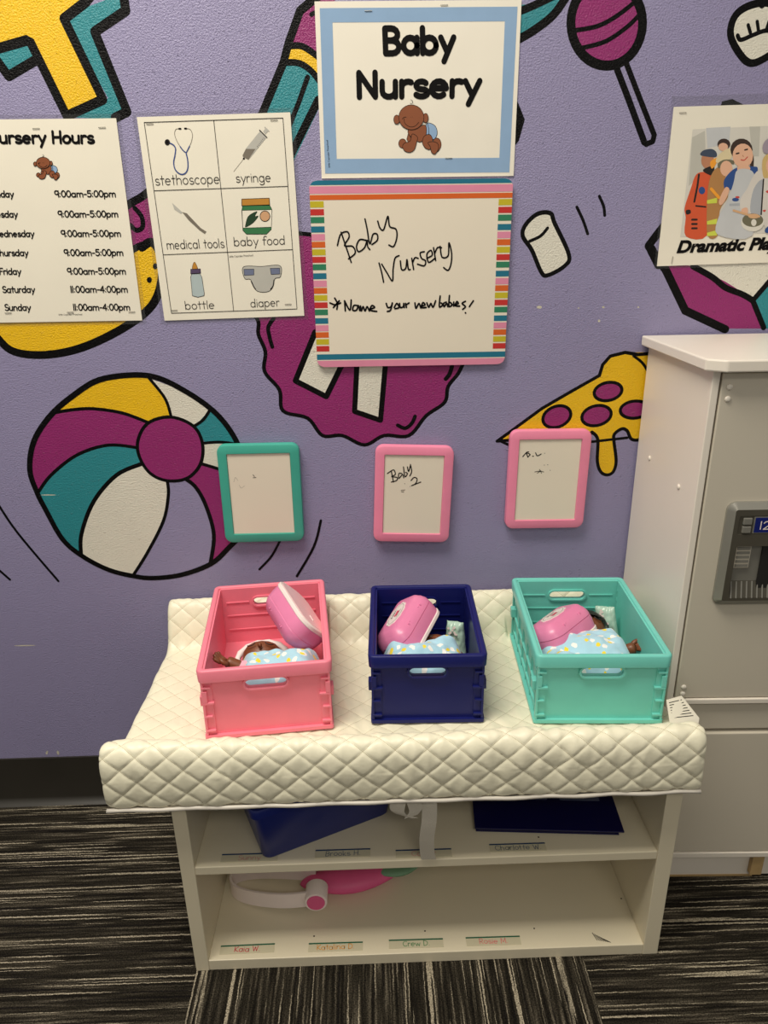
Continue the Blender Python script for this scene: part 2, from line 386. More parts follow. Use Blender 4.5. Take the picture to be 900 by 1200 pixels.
def carpet_mat():
    m = bpy.data.materials.new('striped_carpet_tiles'); m.use_nodes = True
    nt = m.node_tree; b = nt.nodes['Principled BSDF']; b.inputs['Roughness'].default_value = .95; b.inputs['Specular IOR Level'].default_value = .1
    N = nt.nodes.new; L = nt.links.new
    tc = N('ShaderNodeTexCoord'); sx = N('ShaderNodeSeparateXYZ'); L(tc.outputs['Object'], sx.inputs[0])
    def math_(op, a, b_=None):
        n = N('ShaderNodeMath'); n.operation = op
        for i, v in enumerate((a, b_)):
            if v is None: continue
            if isinstance(v, (int, float)): n.inputs[i].default_value = v
            else: L(v, n.inputs[i])
        return n.outputs[0]
    T = .604
    tx = math_('FLOOR', math_('DIVIDE', math_('ADD', sx.outputs[0], .2915), T)); ty = math_('FLOOR', math_('DIVIDE', sx.outputs[1], T))
    par = math_('FLOORED_MODULO', math_('ADD', tx, ty), 2.0)           # 1: the tile in front of the shelf
    par = math_('GREATER_THAN', par, .5)
    def mixf(f, a, b_):
        n = N('ShaderNodeMix'); n.data_type = 'FLOAT'; L(f, n.inputs[0]); L(a, n.inputs[2]); L(b_, n.inputs[3]); return n.outputs[0]
    across = mixf(par, sx.outputs[1], sx.outputs[0]); along = mixf(par, sx.outputs[0], sx.outputs[1])
    wob = N('ShaderNodeTexNoise'); wob.inputs['Scale'].default_value = 120; L(tc.outputs['Object'], wob.inputs['Vector'])
    across = math_('ADD', across, math_('MULTIPLY', math_('SUBTRACT', wob.outputs[0], .5), .003))
    def nz(fa, fl, sc, det=2):
        c = N('ShaderNodeCombineXYZ'); L(math_('MULTIPLY', across, fa), c.inputs[0]); L(math_('MULTIPLY', along, fl), c.inputs[1])
        L(math_('MULTIPLY', math_('ADD', tx, math_('MULTIPLY', ty, 3.7)), 5.3), c.inputs[2])
        n = N('ShaderNodeTexNoise'); n.inputs['Scale'].default_value = sc; n.inputs['Detail'].default_value = det; L(c.outputs[0], n.inputs['Vector']); return n.outputs[0]
    def ramp(f, stops):
        r = N('ShaderNodeValToRGB'); e = r.color_ramp.elements
        while len(e) < len(stops): e.new(.5)
        for k, (p, c) in zip(e, stops): k.position = p; k.color = rgb(*c)
        L(f, r.inputs[0]); return r.outputs[0]
    base = ramp(nz(1, .035, 210, 3), [(.34, (24, 21, 17)), (.48, (42, 38, 31)), (.58, (62, 57, 48)), (.70, (112, 104, 90))])
    thin = nz(1, .010, 330, 0); brk = nz(1, .12, 60, 3)
    def smooth(f, a, b_):
        n = N('ShaderNodeMapRange'); n.interpolation_type = 'SMOOTHSTEP'; n.inputs[1].default_value = a; n.inputs[2].default_value = b_; L(f, n.inputs[0]); return n.outputs[0]
    f = math_('MULTIPLY', smooth(thin, .655, .685), smooth(brk, .34, .50))
    dk = math_('MULTIPLY', smooth(nz(1, .012, 210, 0), .66, .72), .8)
    m0 = N('ShaderNodeMix'); m0.data_type = 'RGBA'; L(dk, m0.inputs[0]); L(base, m0.inputs[6]); m0.inputs[7].default_value = rgb(20, 17, 18)
    mx = N('ShaderNodeMix'); mx.data_type = 'RGBA'; L(f, mx.inputs[0]); L(m0.outputs[2], mx.inputs[6]); mx.inputs[7].default_value = rgb(166, 156, 136)
    tuft = N('ShaderNodeTexNoise'); tuft.inputs['Scale'].default_value = 520; L(tc.outputs['Object'], tuft.inputs['Vector'])
    mr = N('ShaderNodeMapRange'); mr.inputs[1].default_value = .3; mr.inputs[2].default_value = .7; mr.inputs[3].default_value = .25; mr.inputs[4].default_value = 1.75
    L(tuft.outputs[0], mr.inputs[0])
    hs = N('ShaderNodeHueSaturation'); L(mx.outputs[2], hs.inputs['Color']); L(mr.outputs[0], hs.inputs['Value']); L(hs.outputs[0], b.inputs['Base Color'])
    bp = N('ShaderNodeBump'); bp.inputs['Distance'].default_value = .004; bp.inputs['Strength'].default_value = .8
    L(tuft.outputs[0], bp.inputs['Height']); L(bp.outputs[0], b.inputs['Normal'])
    return m
CARPET = carpet_mat()

# ------------------------------------------------------------------ the setting
mb = MB(); mb.add([(-1.8, -3.2, 0), (1.8, -3.2, 0), (1.8, .1, 0), (-1.8, .1, 0), (-1.8, -3.2, -.05), (1.8, -3.2, -.05), (1.8, .1, -.05), (-1.8, .1, -.05)],
                  [(0, 1, 2, 3), (7, 6, 5, 4), (0, 4, 5, 1), (1, 5, 6, 2), (2, 6, 7, 3), (3, 7, 4, 0)], CARPET)
struct(mb.build('floor'))

PXW = .00140      # one photo pixel on the painted wall, in metres
wall = MB(); wall.box((-1.8, 0, 0), (1.8, .1, 2.7), P_WALL)
_layer = [0]
def wp(p): q = onY(p[0], p[1], 0); return (q.x, q.z)
def nxt(): _layer[0] += 1; return -.00002 * _layer[0]
def motif(): _layer[0] = 0
def fill(pts, m): wall.poly([wp(p) for p in pts], nxt(), m)
def line(pts, w, closed=False, m=None): wall.ink([wp(p) for p in pts], w * PXW, nxt(), m or P_BLK, closed, 10)
def Z3(pts, s=3., ox=0, oy=0): return [(ox + x / s, oy + y / s) for x, y in pts]

# yellow block letter with a teal drop side
t = Z3([(225, 66), (290, 30), (425, -20), (432, 36), (328, 112), (445, 392), (400, 420), (240, 412), (380, 345)])
fill(t, P_TEAL); fill(Z3([(-60, 190), (95, 142), (120, 208), (35, 262), (-60, 180)]), P_TEAL)
line(Z3([(432, -30), (442, 38), (333, 112), (447, 393), (405, 414)]), 9); line(Z3([(-20, 200), (30, 268), (125, 212)]), 9)
yl = Z3([(-60, -60), (320, -60), (300, 8), (225, 66), (362, 350), (235, 408), (108, 150), (95, 142), (-60, 186)])
fill(yl, P_YEL); line(Z3([(330, -30), (300, 8), (225, 66), (362, 350), (235, 408), (108, 150), (93, 142), (-60, 186)]), 9)
motif()
# doughnut behind the hours sheet
fill(spline([(-20, 300), (60, 250), (120, 255), (165, 232), (195, 225), (215, 260), (205, 300), (120, 330), (0, 340)], True), P_MAG)
out = [(150, 293), (170, 287), (186, 283), (189, 315), (187, 340), (172, 365), (140, 385), (110, 402), (75, 413), (40, 416), (12, 410), (-6, 392), (-20, 370), (-20, 300), (60, 270)]
fill(spline(out, True), P_YEL)
line(spline([(120, 262), (150, 240), (170, 228), (195, 205)]), 8); line(spline([(158, 244), (166, 254), (167, 266), (160, 270), (153, 264)]), 5)
line(spline([(166, 290), (178, 284), (188, 300), (189, 330), (178, 358), (150, 381), (110, 402), (75, 413), (40, 416), (12, 410), (-6, 392)]), 9)
line(spline([(145, 300), (160, 290), (176, 284)]), 7)
for x, y in ((182, 312), (175, 328)): fill(ell(x, y, 3, 3.6, 12), P_BLK)
motif()
# crayon
s2 = lambda pts: Z3(pts, 2.8125, 300, 0)
fill(s2([(190, 0), (150, 30), (108, 150), (160, 152), (230, 190), (260, 0)]), P_MAG)
fill(s2([(108, 150), (90, 205), (140, 210), (230, 270), (230, 180), (160, 156)]), P_YEL)
fill(s2([(90, 208), (10, 400), (60, 480), (110, 560), (220, 330), (230, 270), (150, 212)]), P_TEAL)
line(s2([(215, -20), (178, 8), (145, 36), (108, 140), (90, 208), (10, 400)]), 8)
line(spline(s2([(106, 152), (150, 152), (190, 176), (220, 200)])), 6); line(spline(s2([(88, 206), (140, 208), (180, 232), (215, 275)])), 6)
line(s2([(205, 330), (150, 440), (100, 540)]), 8); line(s2([(170, 255), (140, 340), (112, 410)]), 5); line(spline(s2([(182, 48), (195, 42), (210, 48)])), 4)
motif()
# leaf at the top edge
fill(spline([(600, 10), (625, 4), (660, -8), (668, -2), (650, 18), (625, 35), (600, 45)], True), P_TEAL)
line(spline([(596, 18), (622, 8), (660, -10)]), 7); line(spline([(664, -4), (648, 18), (625, 36), (604, 48)]), 8)
line(spline([(560, 20), (585, 2), (600, -10)]), 8)
motif()
# lollipop
fill(Z3([(355, 215), (400, 200), (500, 475), (485, 510), (465, 505)], 3, 600), P_WALL)
line(Z3([(362, 225), (410, 350), (465, 500)], 3, 600), 6.5); line(Z3([(395, 205), (445, 335), (500, 475), (495, 497), (472, 507), (463, 497)], 3, 600), 5.5)
fill(ell(711, 27, 42, 50, 36, 0), P_MAG); line(ell(711, 27, 42, 50, 36, 0), 9, True)
line(spline(Z3([(215, 108), (300, 92), (370, 55), (440, 0)], 3, 600)), 4.2); line(spline(Z3([(240, 170), (330, 145), (410, 90), (462, 35)], 3, 600)), 4.2)
fill([(600, 108), (607, 120), (615, 140), (608, 165), (596, 180)], P_BLK)
fill([(846, 119), (858, 116), (872, 123), (880, 140), (840, 140)], P_BLK)
motif()
# marshmallow with movement lines
ms = spline(Z3([(48, 790), (90, 752), (135, 750), (150, 785), (200, 895), (185, 935), (125, 968), (102, 955), (70, 880), (38, 830)], 3, 600), True)
fill(ms, P_WHT); line(ms, 4.6, True); line(spline(Z3([(62, 848), (100, 830), (125, 802)], 3, 600)), 3.4)
line(spline(Z3([(228, 728), (250, 775), (266, 822)], 3, 600)), 3.2); line(spline(Z3([(307, 690), (322, 725), (326, 757)], 3, 600)), 3.2)
motif()
# closed eye blob
eb = spline([(856, 40), (862, 18), (880, 6), (903, 4), (925, 20), (924, 48), (900, 66), (880, 74), (866, 62)], True)
fill(eb, P_WHT); line(eb, 7, True); line(spline(Z3([(793, 125), (805, 140), (850, 122), (890, 108), (930, 110)], 3, 600)), 4)
for a in ([(838, 115), (830, 88)], [(866, 105), (862, 76)], [(893, 108), (905, 72)]): line(Z3(a, 3, 600), 3.4)
line([(893, 6), (908, -14)], 6)
motif()
# gem behind the play poster
fill([(770, 300), (790, 255), (830, 270), (840, 318), (812, 316), (790, 314)], P_WHT)
fill([(772, 305), (845, 318), (880, 350), (892, 385), (850, 385), (805, 362)], P_MAG)
fill([(812, 312), (940, 300), (910, 320), (882, 350), (850, 330)], P_WHT); fill([(884, 352), (912, 318), (960, 310), (950, 385), (896, 385)], P_TEAL)
line([(790, 250), (772, 272), (760, 288), (780, 316), (803, 364), (850, 386)], 9); line([(763, 292), (772, 310)], 10)
line(spline([(812, 312), (835, 325), (850, 337), (870, 345), (882, 352)]), 6.5); line([(882, 352), (895, 384)], 6); line([(884, 350), (915, 314)], 6)
motif()
# pizza slice
z7 = lambda pts: Z3(pts, 4., 560, 380)
pz = z7([(90, 548), (300, 395), (420, 325), (570, 240), (590, 185), (630, 145), (690, 132), (750, 160), (800, 210), (830, 250), (830, 500), (760, 540), (720, 535), (700, 495), (675, 488), (640, 515), (640, 580), (645, 650), (625, 698), (590, 700), (562, 660), (560, 540), (540, 505), (300, 530)])
fill(z7([(690, 132), (830, 130), (830, 260), (740, 150)]), P_YEL); fill(pz, P_YEL)
line(z7([(540, 510), (300, 530), (90, 548), (150, 505), (300, 395), (420, 325), (570, 240), (585, 190), (620, 150), (690, 132), (750, 142), (830, 135)]), 4)
line(z7([(100, 545), (150, 568), (300, 560), (540, 550), (700, 532)]), 3.4); line(spline(z7([(730, 148), (770, 180), (800, 225)])), 3.2)
line(spline(z7([(535, 505), (562, 540), (560, 640), (575, 690), (605, 706), (635, 690), (648, 640), (638, 550), (640, 515), (675, 490), (700, 500), (720, 538), (760, 540), (820, 510)])), 4)
for (x, y, rx, ry, r) in ((610, 315, 66, 42, -12), (370, 433, 68, 48, -22), (556, 428, 70, 46, -14), (735, 400, 68, 40, -6)):
    e = ell(560 + x / 4, 380 + y / 4, rx / 4, ry / 4, 26, r); fill(e, P_MAG); line(e, 3.8, True)
motif()
# beach ball
b3 = lambda pts: Z3(pts, 3., 0, 380)
ball = spline(b3([(105, 510), (120, 410), (180, 318), (265, 245), (350, 195), (470, 178), (560, 190), (660, 240), (745, 300), (800, 360), (840, 430), (870, 520), (880, 620), (860, 720), (800, 790), (740, 843), (640, 880), (540, 892), (470, 885), (380, 862), (290, 815), (220, 755), (160, 650), (130, 590)]), True)
fill(ball, P_WALL)
fill(b3([(205, 305), (265, 252), (350, 202), (470, 184), (525, 190), (580, 260), (600, 325), (520, 340), (450, 315), (330, 298)]), P_YEL)
fill(b3([(525, 190), (640, 232), (740, 295), (700, 345), (680, 358), (600, 325), (580, 260)]), P_WHT)
fill(b3([(740, 298), (800, 365), (842, 440), (720, 415), (685, 358)]), P_TEAL)
fill(b3([(712, 420), (860, 420), (870, 545), (708, 490)]), P_WHT)
fill(b3([(660, 545), (708, 490), (870, 535), (875, 640), (850, 730), (745, 835), (755, 740), (730, 640), (690, 570)]), P_MAG)
fill(b3([(205, 305), (330, 298), (450, 315), (515, 342), (485, 410), (485, 432), (380, 425), (270, 460), (180, 530), (133, 592), (104, 510), (116, 415), (165, 335)]), P_MAG)
fill(b3([(135, 595), (180, 530), (270, 460), (380, 425), (485, 435), (495, 490), (410, 530), (330, 620), (285, 730), (282, 805), (220, 750), (165, 660)]), P_TEAL)
fill(b3([(495, 490), (540, 535), (590, 550), (590, 600), (575, 690), (520, 800), (470, 880), (380, 856), (290, 812), (284, 740), (326, 625), (408, 530)]), P_WHT)
for a, w_ in (([(195, 310), (260, 300), (330, 297), (430, 312), (520, 345)], 4), ([(135, 590), (180, 530), (270, 460), (380, 425), (490, 435)], 4), ([(285, 810), (287, 735), (330, 622), (410, 530), (500, 490)], 5),
              ([(470, 880), (520, 800), (575, 690), (592, 600), (588, 548)], 4), ([(740, 840), (752, 740), (725, 640), (690, 575), (655, 545)], 5), ([(525, 190), (580, 260), (602, 325)], 3.5),
              ([(740, 298), (715, 335), (683, 358)], 3.5), ([(712, 418), (780, 414), (850, 425)], 3.5), ([(708, 490), (780, 512), (870, 545)], 4)): line(spline(b3(a)), w_)
hub = spline(b3([(485, 410), (520, 348), (600, 326), (680, 358), (712, 420), (705, 490), (660, 540), (590, 550), (530, 525), (492, 470)]), True)
fill(hub, P_MAG); line(hub, 4, True); line(ball, 6.5, True)
for a in ([(-20, 610), (60, 730), (205, 902)], [(-30, 840), (35, 897)]): line(spline(b3(a)), 3)
line(spline([(328, 634), (318, 652), (304, 667)]), 3); line(spline([(376, 610), (368, 640), (348, 675)]), 3.2)
motif()
# big frosted cupcake behind the striped board
c8 = lambda pts: Z3(pts, 3.4615, 300, 340)
cup = spline(c8([(-10, 60), (10, 130), (10, 180), (38, 250), (35, 330), (95, 405), (110, 490), (210, 520), (270, 590), (350, 590), (440, 628), (520, 590), (620, 590), (690, 510), (765, 455), (780, 390), (825, 330), (850, 250), (860, 60), (500, -120), (180, -230), (60, -120)]), True)
fill(cup, P_MAG); line(cup, 4.5, True)
st1 = c8([(240, 170), (160, 368), (285, 432), (350, 300), (380, 180)]); fill(st1, P_WHT); line(st1, 6.5, True)
st2 = c8([(412, 250), (400, 492), (505, 528), (525, 300), (525, 250)]); fill(st2, P_WHT); line(st2, 6.2, True)
line(spline(c8([(72, 115), (50, 150), (55, 190), (66, 230)])), 4.5); line(spline(c8([(575, 548), (605, 560), (632, 540), (645, 512)])), 4.5); line(spline(c8([(795, 310), (785, 340), (770, 360)])), 5)
motif(); P_CHIP = wallpaint('chipped_plaster', (206, 200, 180), .6)
for x, y, rx, ry, r in ((632, 360, 3.2, 1.8, 0), (707, 360, 1.6, 1.2, 0), (702, 376, 1.4, 1.6, 20), (748, 360, 1.2, .9, 0), (678, 361, 1, .7, 0), (29, 756.5, 13, .7, -1), (55, 882, 1.2, 2.4, 20), (68, 882, 1.4, 2.6, -15), (57, 580, 9, .6, 0)):
    fill(ell(x, y, rx, ry, 10, r), P_CHIP)
struct(wall.build('wall_back', recalc=False))

mb = MB()
prof = [(0, .107), (-.004, .107), (-.0045, .012), (-.007, .005), (-.016, .0015), (-.018, 0), (0, 0)]
mb.loft([[(x, y, z) for y, z in prof] for x in (-1.8, 1.8)], VINYL)
struct(mb.build('baseboard_back', auto=50))

# ------------------------------------------------------------------ sheets and boards on the wall
class Sheet:
    """a flat thing hung on the wall; the local x/z plane is its face"""
    def __init__(s, name, label, cat, corners, group=None, w=None, h=None, y0=-.0016):
        P = [onY(*c, y0) for c in corners]                  # TL TR BR BL
        c = sum(P, Vector()) / 4; s.y0 = y0
        dx = ((P[1] - P[0]) + (P[2] - P[3])) / 2
        s.a = math.atan2(dx.z, dx.x); s.w = w or dx.length; s.h = h or (((P[0] - P[3]) + (P[1] - P[2])) / 2).length
        s.c = c; s.o = thing(name, label, cat, (c.x, y0, c.z), (0, -s.a, 0), group)
    def l(s, p, y=None):
        q = onY(p[0], p[1], s.y0 if y is None else y) - s.c
        return (q.x * cos(s.a) + q.z * sin(s.a), -q.x * sin(s.a) + q.z * cos(s.a))
    def L(s, pts): return [s.l(p) for p in pts]
    def paper(s, m=PAPER, t=.0009):
        mb = MB(); mb.box((-s.w / 2, 0, -s.h / 2), (s.w / 2, t, s.h / 2), m); return mb.build('paper_sheet', s.o)
    def film(s, e=.006, bottom=None):
        mb = MB(); mb.box((-s.w / 2 - e, .0010, -s.h / 2 - (bottom or e)), (s.w / 2 + e, .0012, s.h / 2 + e), FILM); return mb.build('laminate_film', s.o)
    def staples(s, pts, ang=0):
        for i, p in enumerate(pts):
            mb = MB(); x, z = s.l(p); mb.M = Matrix.Translation((x, -.0006, z)) @ Matrix.Rotation(-radians(ang if not isinstance(ang, list) else ang[i]), 4, 'Y')
            mb.tube([(-.005, .001, 0), (-.005, -.0003, 0), (.005, -.0003, 0), (.005, .001, 0)], .0004, STAPLE, 6); mb.build('staple', s.o)
    def text(s, mb, st, p0, p1, top, w, m=INK, y=-.0004, jit=0): write(mb, st, s.l(p0), s.l(p1), s.l(top), w, y, m, jit)

def baby(sh, f):
    mb = MB(); k = [0]
    def P(pts, m, lw=.0007):
        k[0] += 1; q = sh.L([f(x, y) for x, y in pts]); mb.poly(q, -.0002 - .00003 * k[0], m); k[0] += 1
        mb.ink(q, lw, -.0002 - .00003 * k[0], INK, True)
    def Ln(pts, lw=.0006): k[0] += 1; mb.ink(sh.L([f(x, y) for x, y in pts]), lw, -.0003 - .00003 * k[0], INK)
    P(ell(245, 655, 52, 62), BROWN); P([(320, 520), (300, 600), (330, 650), (370, 600)], BROWN)
    P(spline([(650, 600), (720, 590), (752, 650), (740, 720), (690, 760)], True), BROWN)
    P(spline([(560, 400), (600, 385), (670, 420), (700, 490), (690, 560), (650, 600), (570, 560), (545, 480)], True), LBLUE)
    P(spline([(325, 470), (420, 450), (540, 410), (560, 500), (540, 580), (490, 630), (440, 625), (330, 540)], True), BROWN)
    Ln([(575, 395), (590, 460), (590, 540)])
    P(spline([(372, 530), (345, 620), (270, 650), (245, 700), (275, 755), (340, 772), (400, 735), (430, 640), (440, 570)], True), BROWN)
    P(spline([(600, 535), (530, 560), (505, 640), (540, 710), (600, 735), (625, 690), (640, 600)], True), BROWN)
    P(spline([(580, 645), (650, 632), (710, 660), (715, 730), (670, 795), (625, 770), (610, 700)], True), BROWN)
    P(ell(168, 340, 40, 60), BROWN); P(ell(548, 320, 36, 62), BROWN)
    P(ell(360, 310, 166, 164), BROWN)
    Ln(spline([(265, 325), (275, 390), (340, 435), (410, 425), (458, 375)])); Ln(spline([(240, 335), (260, 312), (292, 308)]))
    for x in (352, 378): Ln([(x, 306), (x, 307)])
    Ln(spline([(345, 125), (360, 135), (378, 115), (370, 88), (352, 80)]))
    return mb.build('baby_picture', sh.o, recalc=False)

# opening hours
sh = Sheet('hours_sign', 'laminated paper listing Nursery Hours with day names and opening times', 'sign', [(-49, 141), (137, 138.3), (165.7, 375.7), (-20, 378)])
sh.film(); sh.paper()
mb = MB(); w = .0016
z5 = lambda x, y: (x / 5, 140 + y / 5)
sh.text(mb, 'Nursery Hours', z5(-62, 138), z5(550, 138), z5(-69, 70), .0036)
for d, x1, y, t, a0, a1 in (('Monday', 80, 455, '9:00am-5:00pm', 322, 678), ('Tuesday', 103, 573, '9:00am-5:00pm', 342, 692), ('Wednesday', 200, 687, '9:00am-5:00pm', 360, 708),
                        ('Thursday', 165, 799, '9:00am-5:00pm', 377, 722), ('Friday', 123, 908, '9:00am-5:00pm', 396, 737), ('Saturday', 204, 1014, '11:00am-4:00pm', 416, 748), ('Sunday', 180, 1119, '11:00am-4:00pm', 432, 762)):
    L_ = sum(GL[c][0] for c in d) - .12
    sh.text(mb, d, z5(x1 - L_ * 37.5, y), z5(x1, y - 1), z5(x1 - L_ * 37.5 - 4, y - 36), .0017)
    sh.text(mb, t, z5(a0, y - 1), z5(a1, y - 2), z5(a0 - 4, y - 37), .0017)
sh.text(mb, 'Little Cupcake Preschool'.replace('L', 'l'), z5(345, 1147), z5(482, 1145), z5(344, 1139), .0003)
mb.build('lettering', sh.o, recalc=False)
baby(sh, lambda x, y: (39.5 + (x - 130) / 625 * 30.5, 181.5 + (y - 80) / 720 * 29.5))
sh.staples([z5(212, 52), z5(598, 46), z5(48, 1132), z5(412, 1128), z5(772, 1126)], 1)

# word cards
sh = Sheet('word_sheet', 'laminated paper of six captioned pictures, from stethoscope to diaper', 'poster', [(159, 137.3), (339, 131.6), (357.5, 370), (194, 375.7)])
sh.film(); sh.paper()
mb = MB()
g = lambda *p: mb.ink(sh.L(p), .0009, -.0004, INK_S)
g((169, 143.5), (331.5, 138.3)); g((169, 143.5), (201, 367)); g((331.5, 138.3), (348, 362)); g((201, 367), (348, 362))
g((250.5, 141), (273.8, 364.5)); g((180.8, 223.5), (337, 218.3)); g((191.5, 298.5), (342.5, 292.4))
mb.build('grid_lines', sh.o, recalc=False)
mb = MB()
for s_, p0, p1, top in (('stethoscope', (182.3, 217), (257.5, 214.8), (180.8, 205.3)), ('syringe', (276.8, 213.7), (317.5, 212.8), (275.6, 203)), ('medical tools', (196, 292), (263, 290), (194.5, 281.5)),
                        ('baby food', (274.5, 288.3), (334, 286.2), (273.5, 278)), ('bottle', (217.4, 362.5), (251.5, 361.5), (216.2, 353)), ('diaper', (294, 360), (327.5, 358.5), (293, 350.5))):
    sh.text(mb, s_, p0, p1, top, .0010, INK_S)
sh.text(mb, 'little Cupcake Preschool', (269, 301.6), (296.6, 300), (268.8, 299.6), .0003, INK_S)
mb.build('lettering', sh.o, recalc=False)
def pic(name): 
    mb = MB(); mb.k = 0; return mb
def pf(mb, pts, m, lw=0, lm=None):
    mb.k += 1; q = sh.L(pts); mb.poly(q, -.0002 - .00003 * mb.k, m)
    if lw: mb.k += 1; mb.ink(q, lw, -.0002 - .00003 * mb.k, lm or INK, True)
def pl(mb, pts, w, m): mb.k += 1; mb.ink(sh.L(pts), w, -.0002 - .00003 * mb.k, m)
q9 = lambda pts, ox=160, oy=130, s=9.: [(ox + x / s, oy + y / s) for x, y in pts]
mb = pic(0)
pl(mb, spline(q9([(455, 188), (415, 195), (402, 245), (425, 315), (460, 375)])), .0008, GREY); pl(mb, spline(q9([(515, 186), (565, 195), (590, 250), (580, 320), (560, 370)])), .0008, GREY)
pl(mb, q9([(450, 188), (465, 188)]), .0024, INK); pl(mb, q9([(510, 186), (525, 186)]), .0024, INK)
pl(mb, spline(q9([(460, 375), (490, 415), (520, 440)])), .0015, DBLUE); pl(mb, q9([(560, 372), (525, 440)]), .0015, DBLUE)
pl(mb, spline(q9([(522, 440), (540, 520), (540, 610), (510, 660), (460, 665), (410, 620), (392, 545), (405, 470), (412, 400), (390, 360), (350, 338)])), .0017, DBLUE)
pf(mb, q9(ell(325, 330, 28, 32, 18)), INK_S); pf(mb, q9(ell(325, 330, 14, 16, 14)), INK)
mb.build('stethoscope_picture', sh.o, recalc=False)
mb = pic(0); q = lambda p: q9(p, 250, 130)
pl(mb, q([(215, 640), (320, 505)]), .0005, GREY); pf(mb, q(ell(322, 503, 12, 12, 10)), INK_S)
pf(mb, q([(310, 465), (345, 395), (490, 215), (560, 280), (370, 515), (310, 480)]), LGREY); pf(mb, q([(310, 465), (345, 400), (445, 402), (370, 515), (310, 480)]), GREY)
pf(mb, q([(525, 215), (555, 180), (580, 210), (550, 245)]), LGREY); pl(mb, q([(545, 172), (585, 212)]), .0014, LGREY); pl(mb, q([(488, 203), (565, 280)]), .0014, INK_S)
for i in range(7): pl(mb, q([(462 + i * 11, 372 - i * 15), (470 + i * 11, 380 - i * 15)]), .0004, INK_S)
mb.build('syringe_picture', sh.o, recalc=False)
mb = pic(0)
pf(mb, q9([(375, 970), (420, 1010), (485, 1070), (470, 1085), (400, 1040)]), LGREY)
pf(mb, [(213.5, 248.5), (219, 250), (235, 267), (242, 271.5), (240, 274.2), (234, 270), (221, 258)], GREY)
mb.build('scalpel_picture', sh.o, recalc=False)
mb = pic(0)
GREEN = mat('green_print', (50, 116, 70), .45); GOLD = mat('gold_print', (190, 132, 48), .45); TAN = mat('tan_print', (206, 160, 120), .45); DGR = mat('dark_green_print', (26, 60, 34), .45); DIA = mat('grey_blue_print', (110, 118, 146), .45); SILK = mat('bottle_grey_print', (176, 190, 192), .45); PUR = mat('plum_print', (82, 66, 98), .45)
pf(mb, q([(310, 1000), (300, 1050), (312, 1260), (350, 1300), (560, 1300), (610, 1250), (618, 1040), (595, 995)]), GREEN, .0007)
pf(mb, q([(303, 1050), (618, 1042), (612, 1225), (312, 1235)]), PAPER, .0006)
pf(mb, q([(300, 930), (590, 920), (595, 990), (300, 1000)]), GOLD, .0008)
pf(mb, q(spline([(340, 1200), (370, 1110), (460, 1060), (440, 1110), (475, 1110), (420, 1180), (345, 1225)], True)), DGR, .0004); pf(mb, q(ell(545, 1110, 52, 55)), TAN, .0010)
mb.build('jar_picture', sh.o, recalc=False)
mb = pic(0); q = lambda p: q9(p, 180, 250, 10.)
pf(mb, q(spline([(455, 650), (465, 590), (480, 572), (495, 590), (515, 650)], True)), GOLD, .0005)
pf(mb, q([(435, 655), (548, 650), (552, 700), (435, 708)]), PUR, .0006)
pf(mb, q([(445, 712), (435, 750), (455, 965), (520, 982), (590, 965), (595, 940), (565, 745), (545, 708)]), SILK, .0007)
mb.build('bottle_picture', sh.o, recalc=False)
mb = pic(0); q = lambda p: q9(p, 260, 250)
pf(mb, q(spline([(228, 565), (420, 560), (612, 552), (618, 668), (560, 690), (540, 770), (500, 820), (420, 832), (355, 805), (320, 730), (295, 695), (240, 685)], True)), LGREY, .0008)
pf(mb, q([(232, 590), (338, 588), (338, 650), (238, 655)]), DIA, .0006); pf(mb, q([(510, 580), (610, 578), (612, 640), (520, 645)]), DIA, .0006)
pl(mb, spline(q([(310, 715), (335, 770), (355, 800)])), .0016, INK_S); pl(mb, spline(q([(550, 705), (540, 765), (515, 800)])), .0016, INK_S)
mb.build('diaper_picture', sh.o, recalc=False)
sh.staples([(175.5, 145), (321, 140.5), (204, 363.3), (337.5, 356.2)], 1)

# big nursery sign
sh = Sheet('baby_nursery_sign', 'glossy Baby Nursery sign with blue border and crawling baby', 'sign', [(368.3, 1.8), (612.9, -.5), (600.4, 206.2), (377.2, 209)])
GLOSS = mat('glossy_paper', (238, 232, 218), .16, tint=(10, .03), bump=(9, .25, .004)); LBG = mat('glossy_blue_print', (142, 172, 206), .16, bump=(9, .25, .004))
sh.paper(GLOSS)
mb = MB(); o4 = sh.L(s2([(210, 27), (862, 22), (835, 568), (228, 572)])); i4 = sh.L(s2([(252, 74), (820, 70), (802, 520), (266, 524)]))
for i in range(4): mb.poly([o4[i], o4[(i + 1) % 4], i4[(i + 1) % 4], i4[i]], -.0002, LBG)
mb.build('blue_border', sh.o, recalc=False)
mb = MB(); t2 = lambda x, y: (300 + x / 2.8125, y / 2.8125)
sh.text(mb, 'Baby', t2(424, 176), t2(650, 174), t2(421, 94), .0078); sh.text(mb, 'Nursery', t2(337, 320), t2(734, 316), t2(335, 240), .0078)
sh.text(mb, 'little Cupcake Preschool', t2(244, 552), t2(237, 462), t2(239, 552), .0003)
mb.build('lettering', sh.o, recalc=False)
baby(sh, lambda x, y: (450 + x / 11.25, 110 + y / 11.25))
sh.staples([t2(620, 16), t2(370, 36), t2(635, 521)], 1)

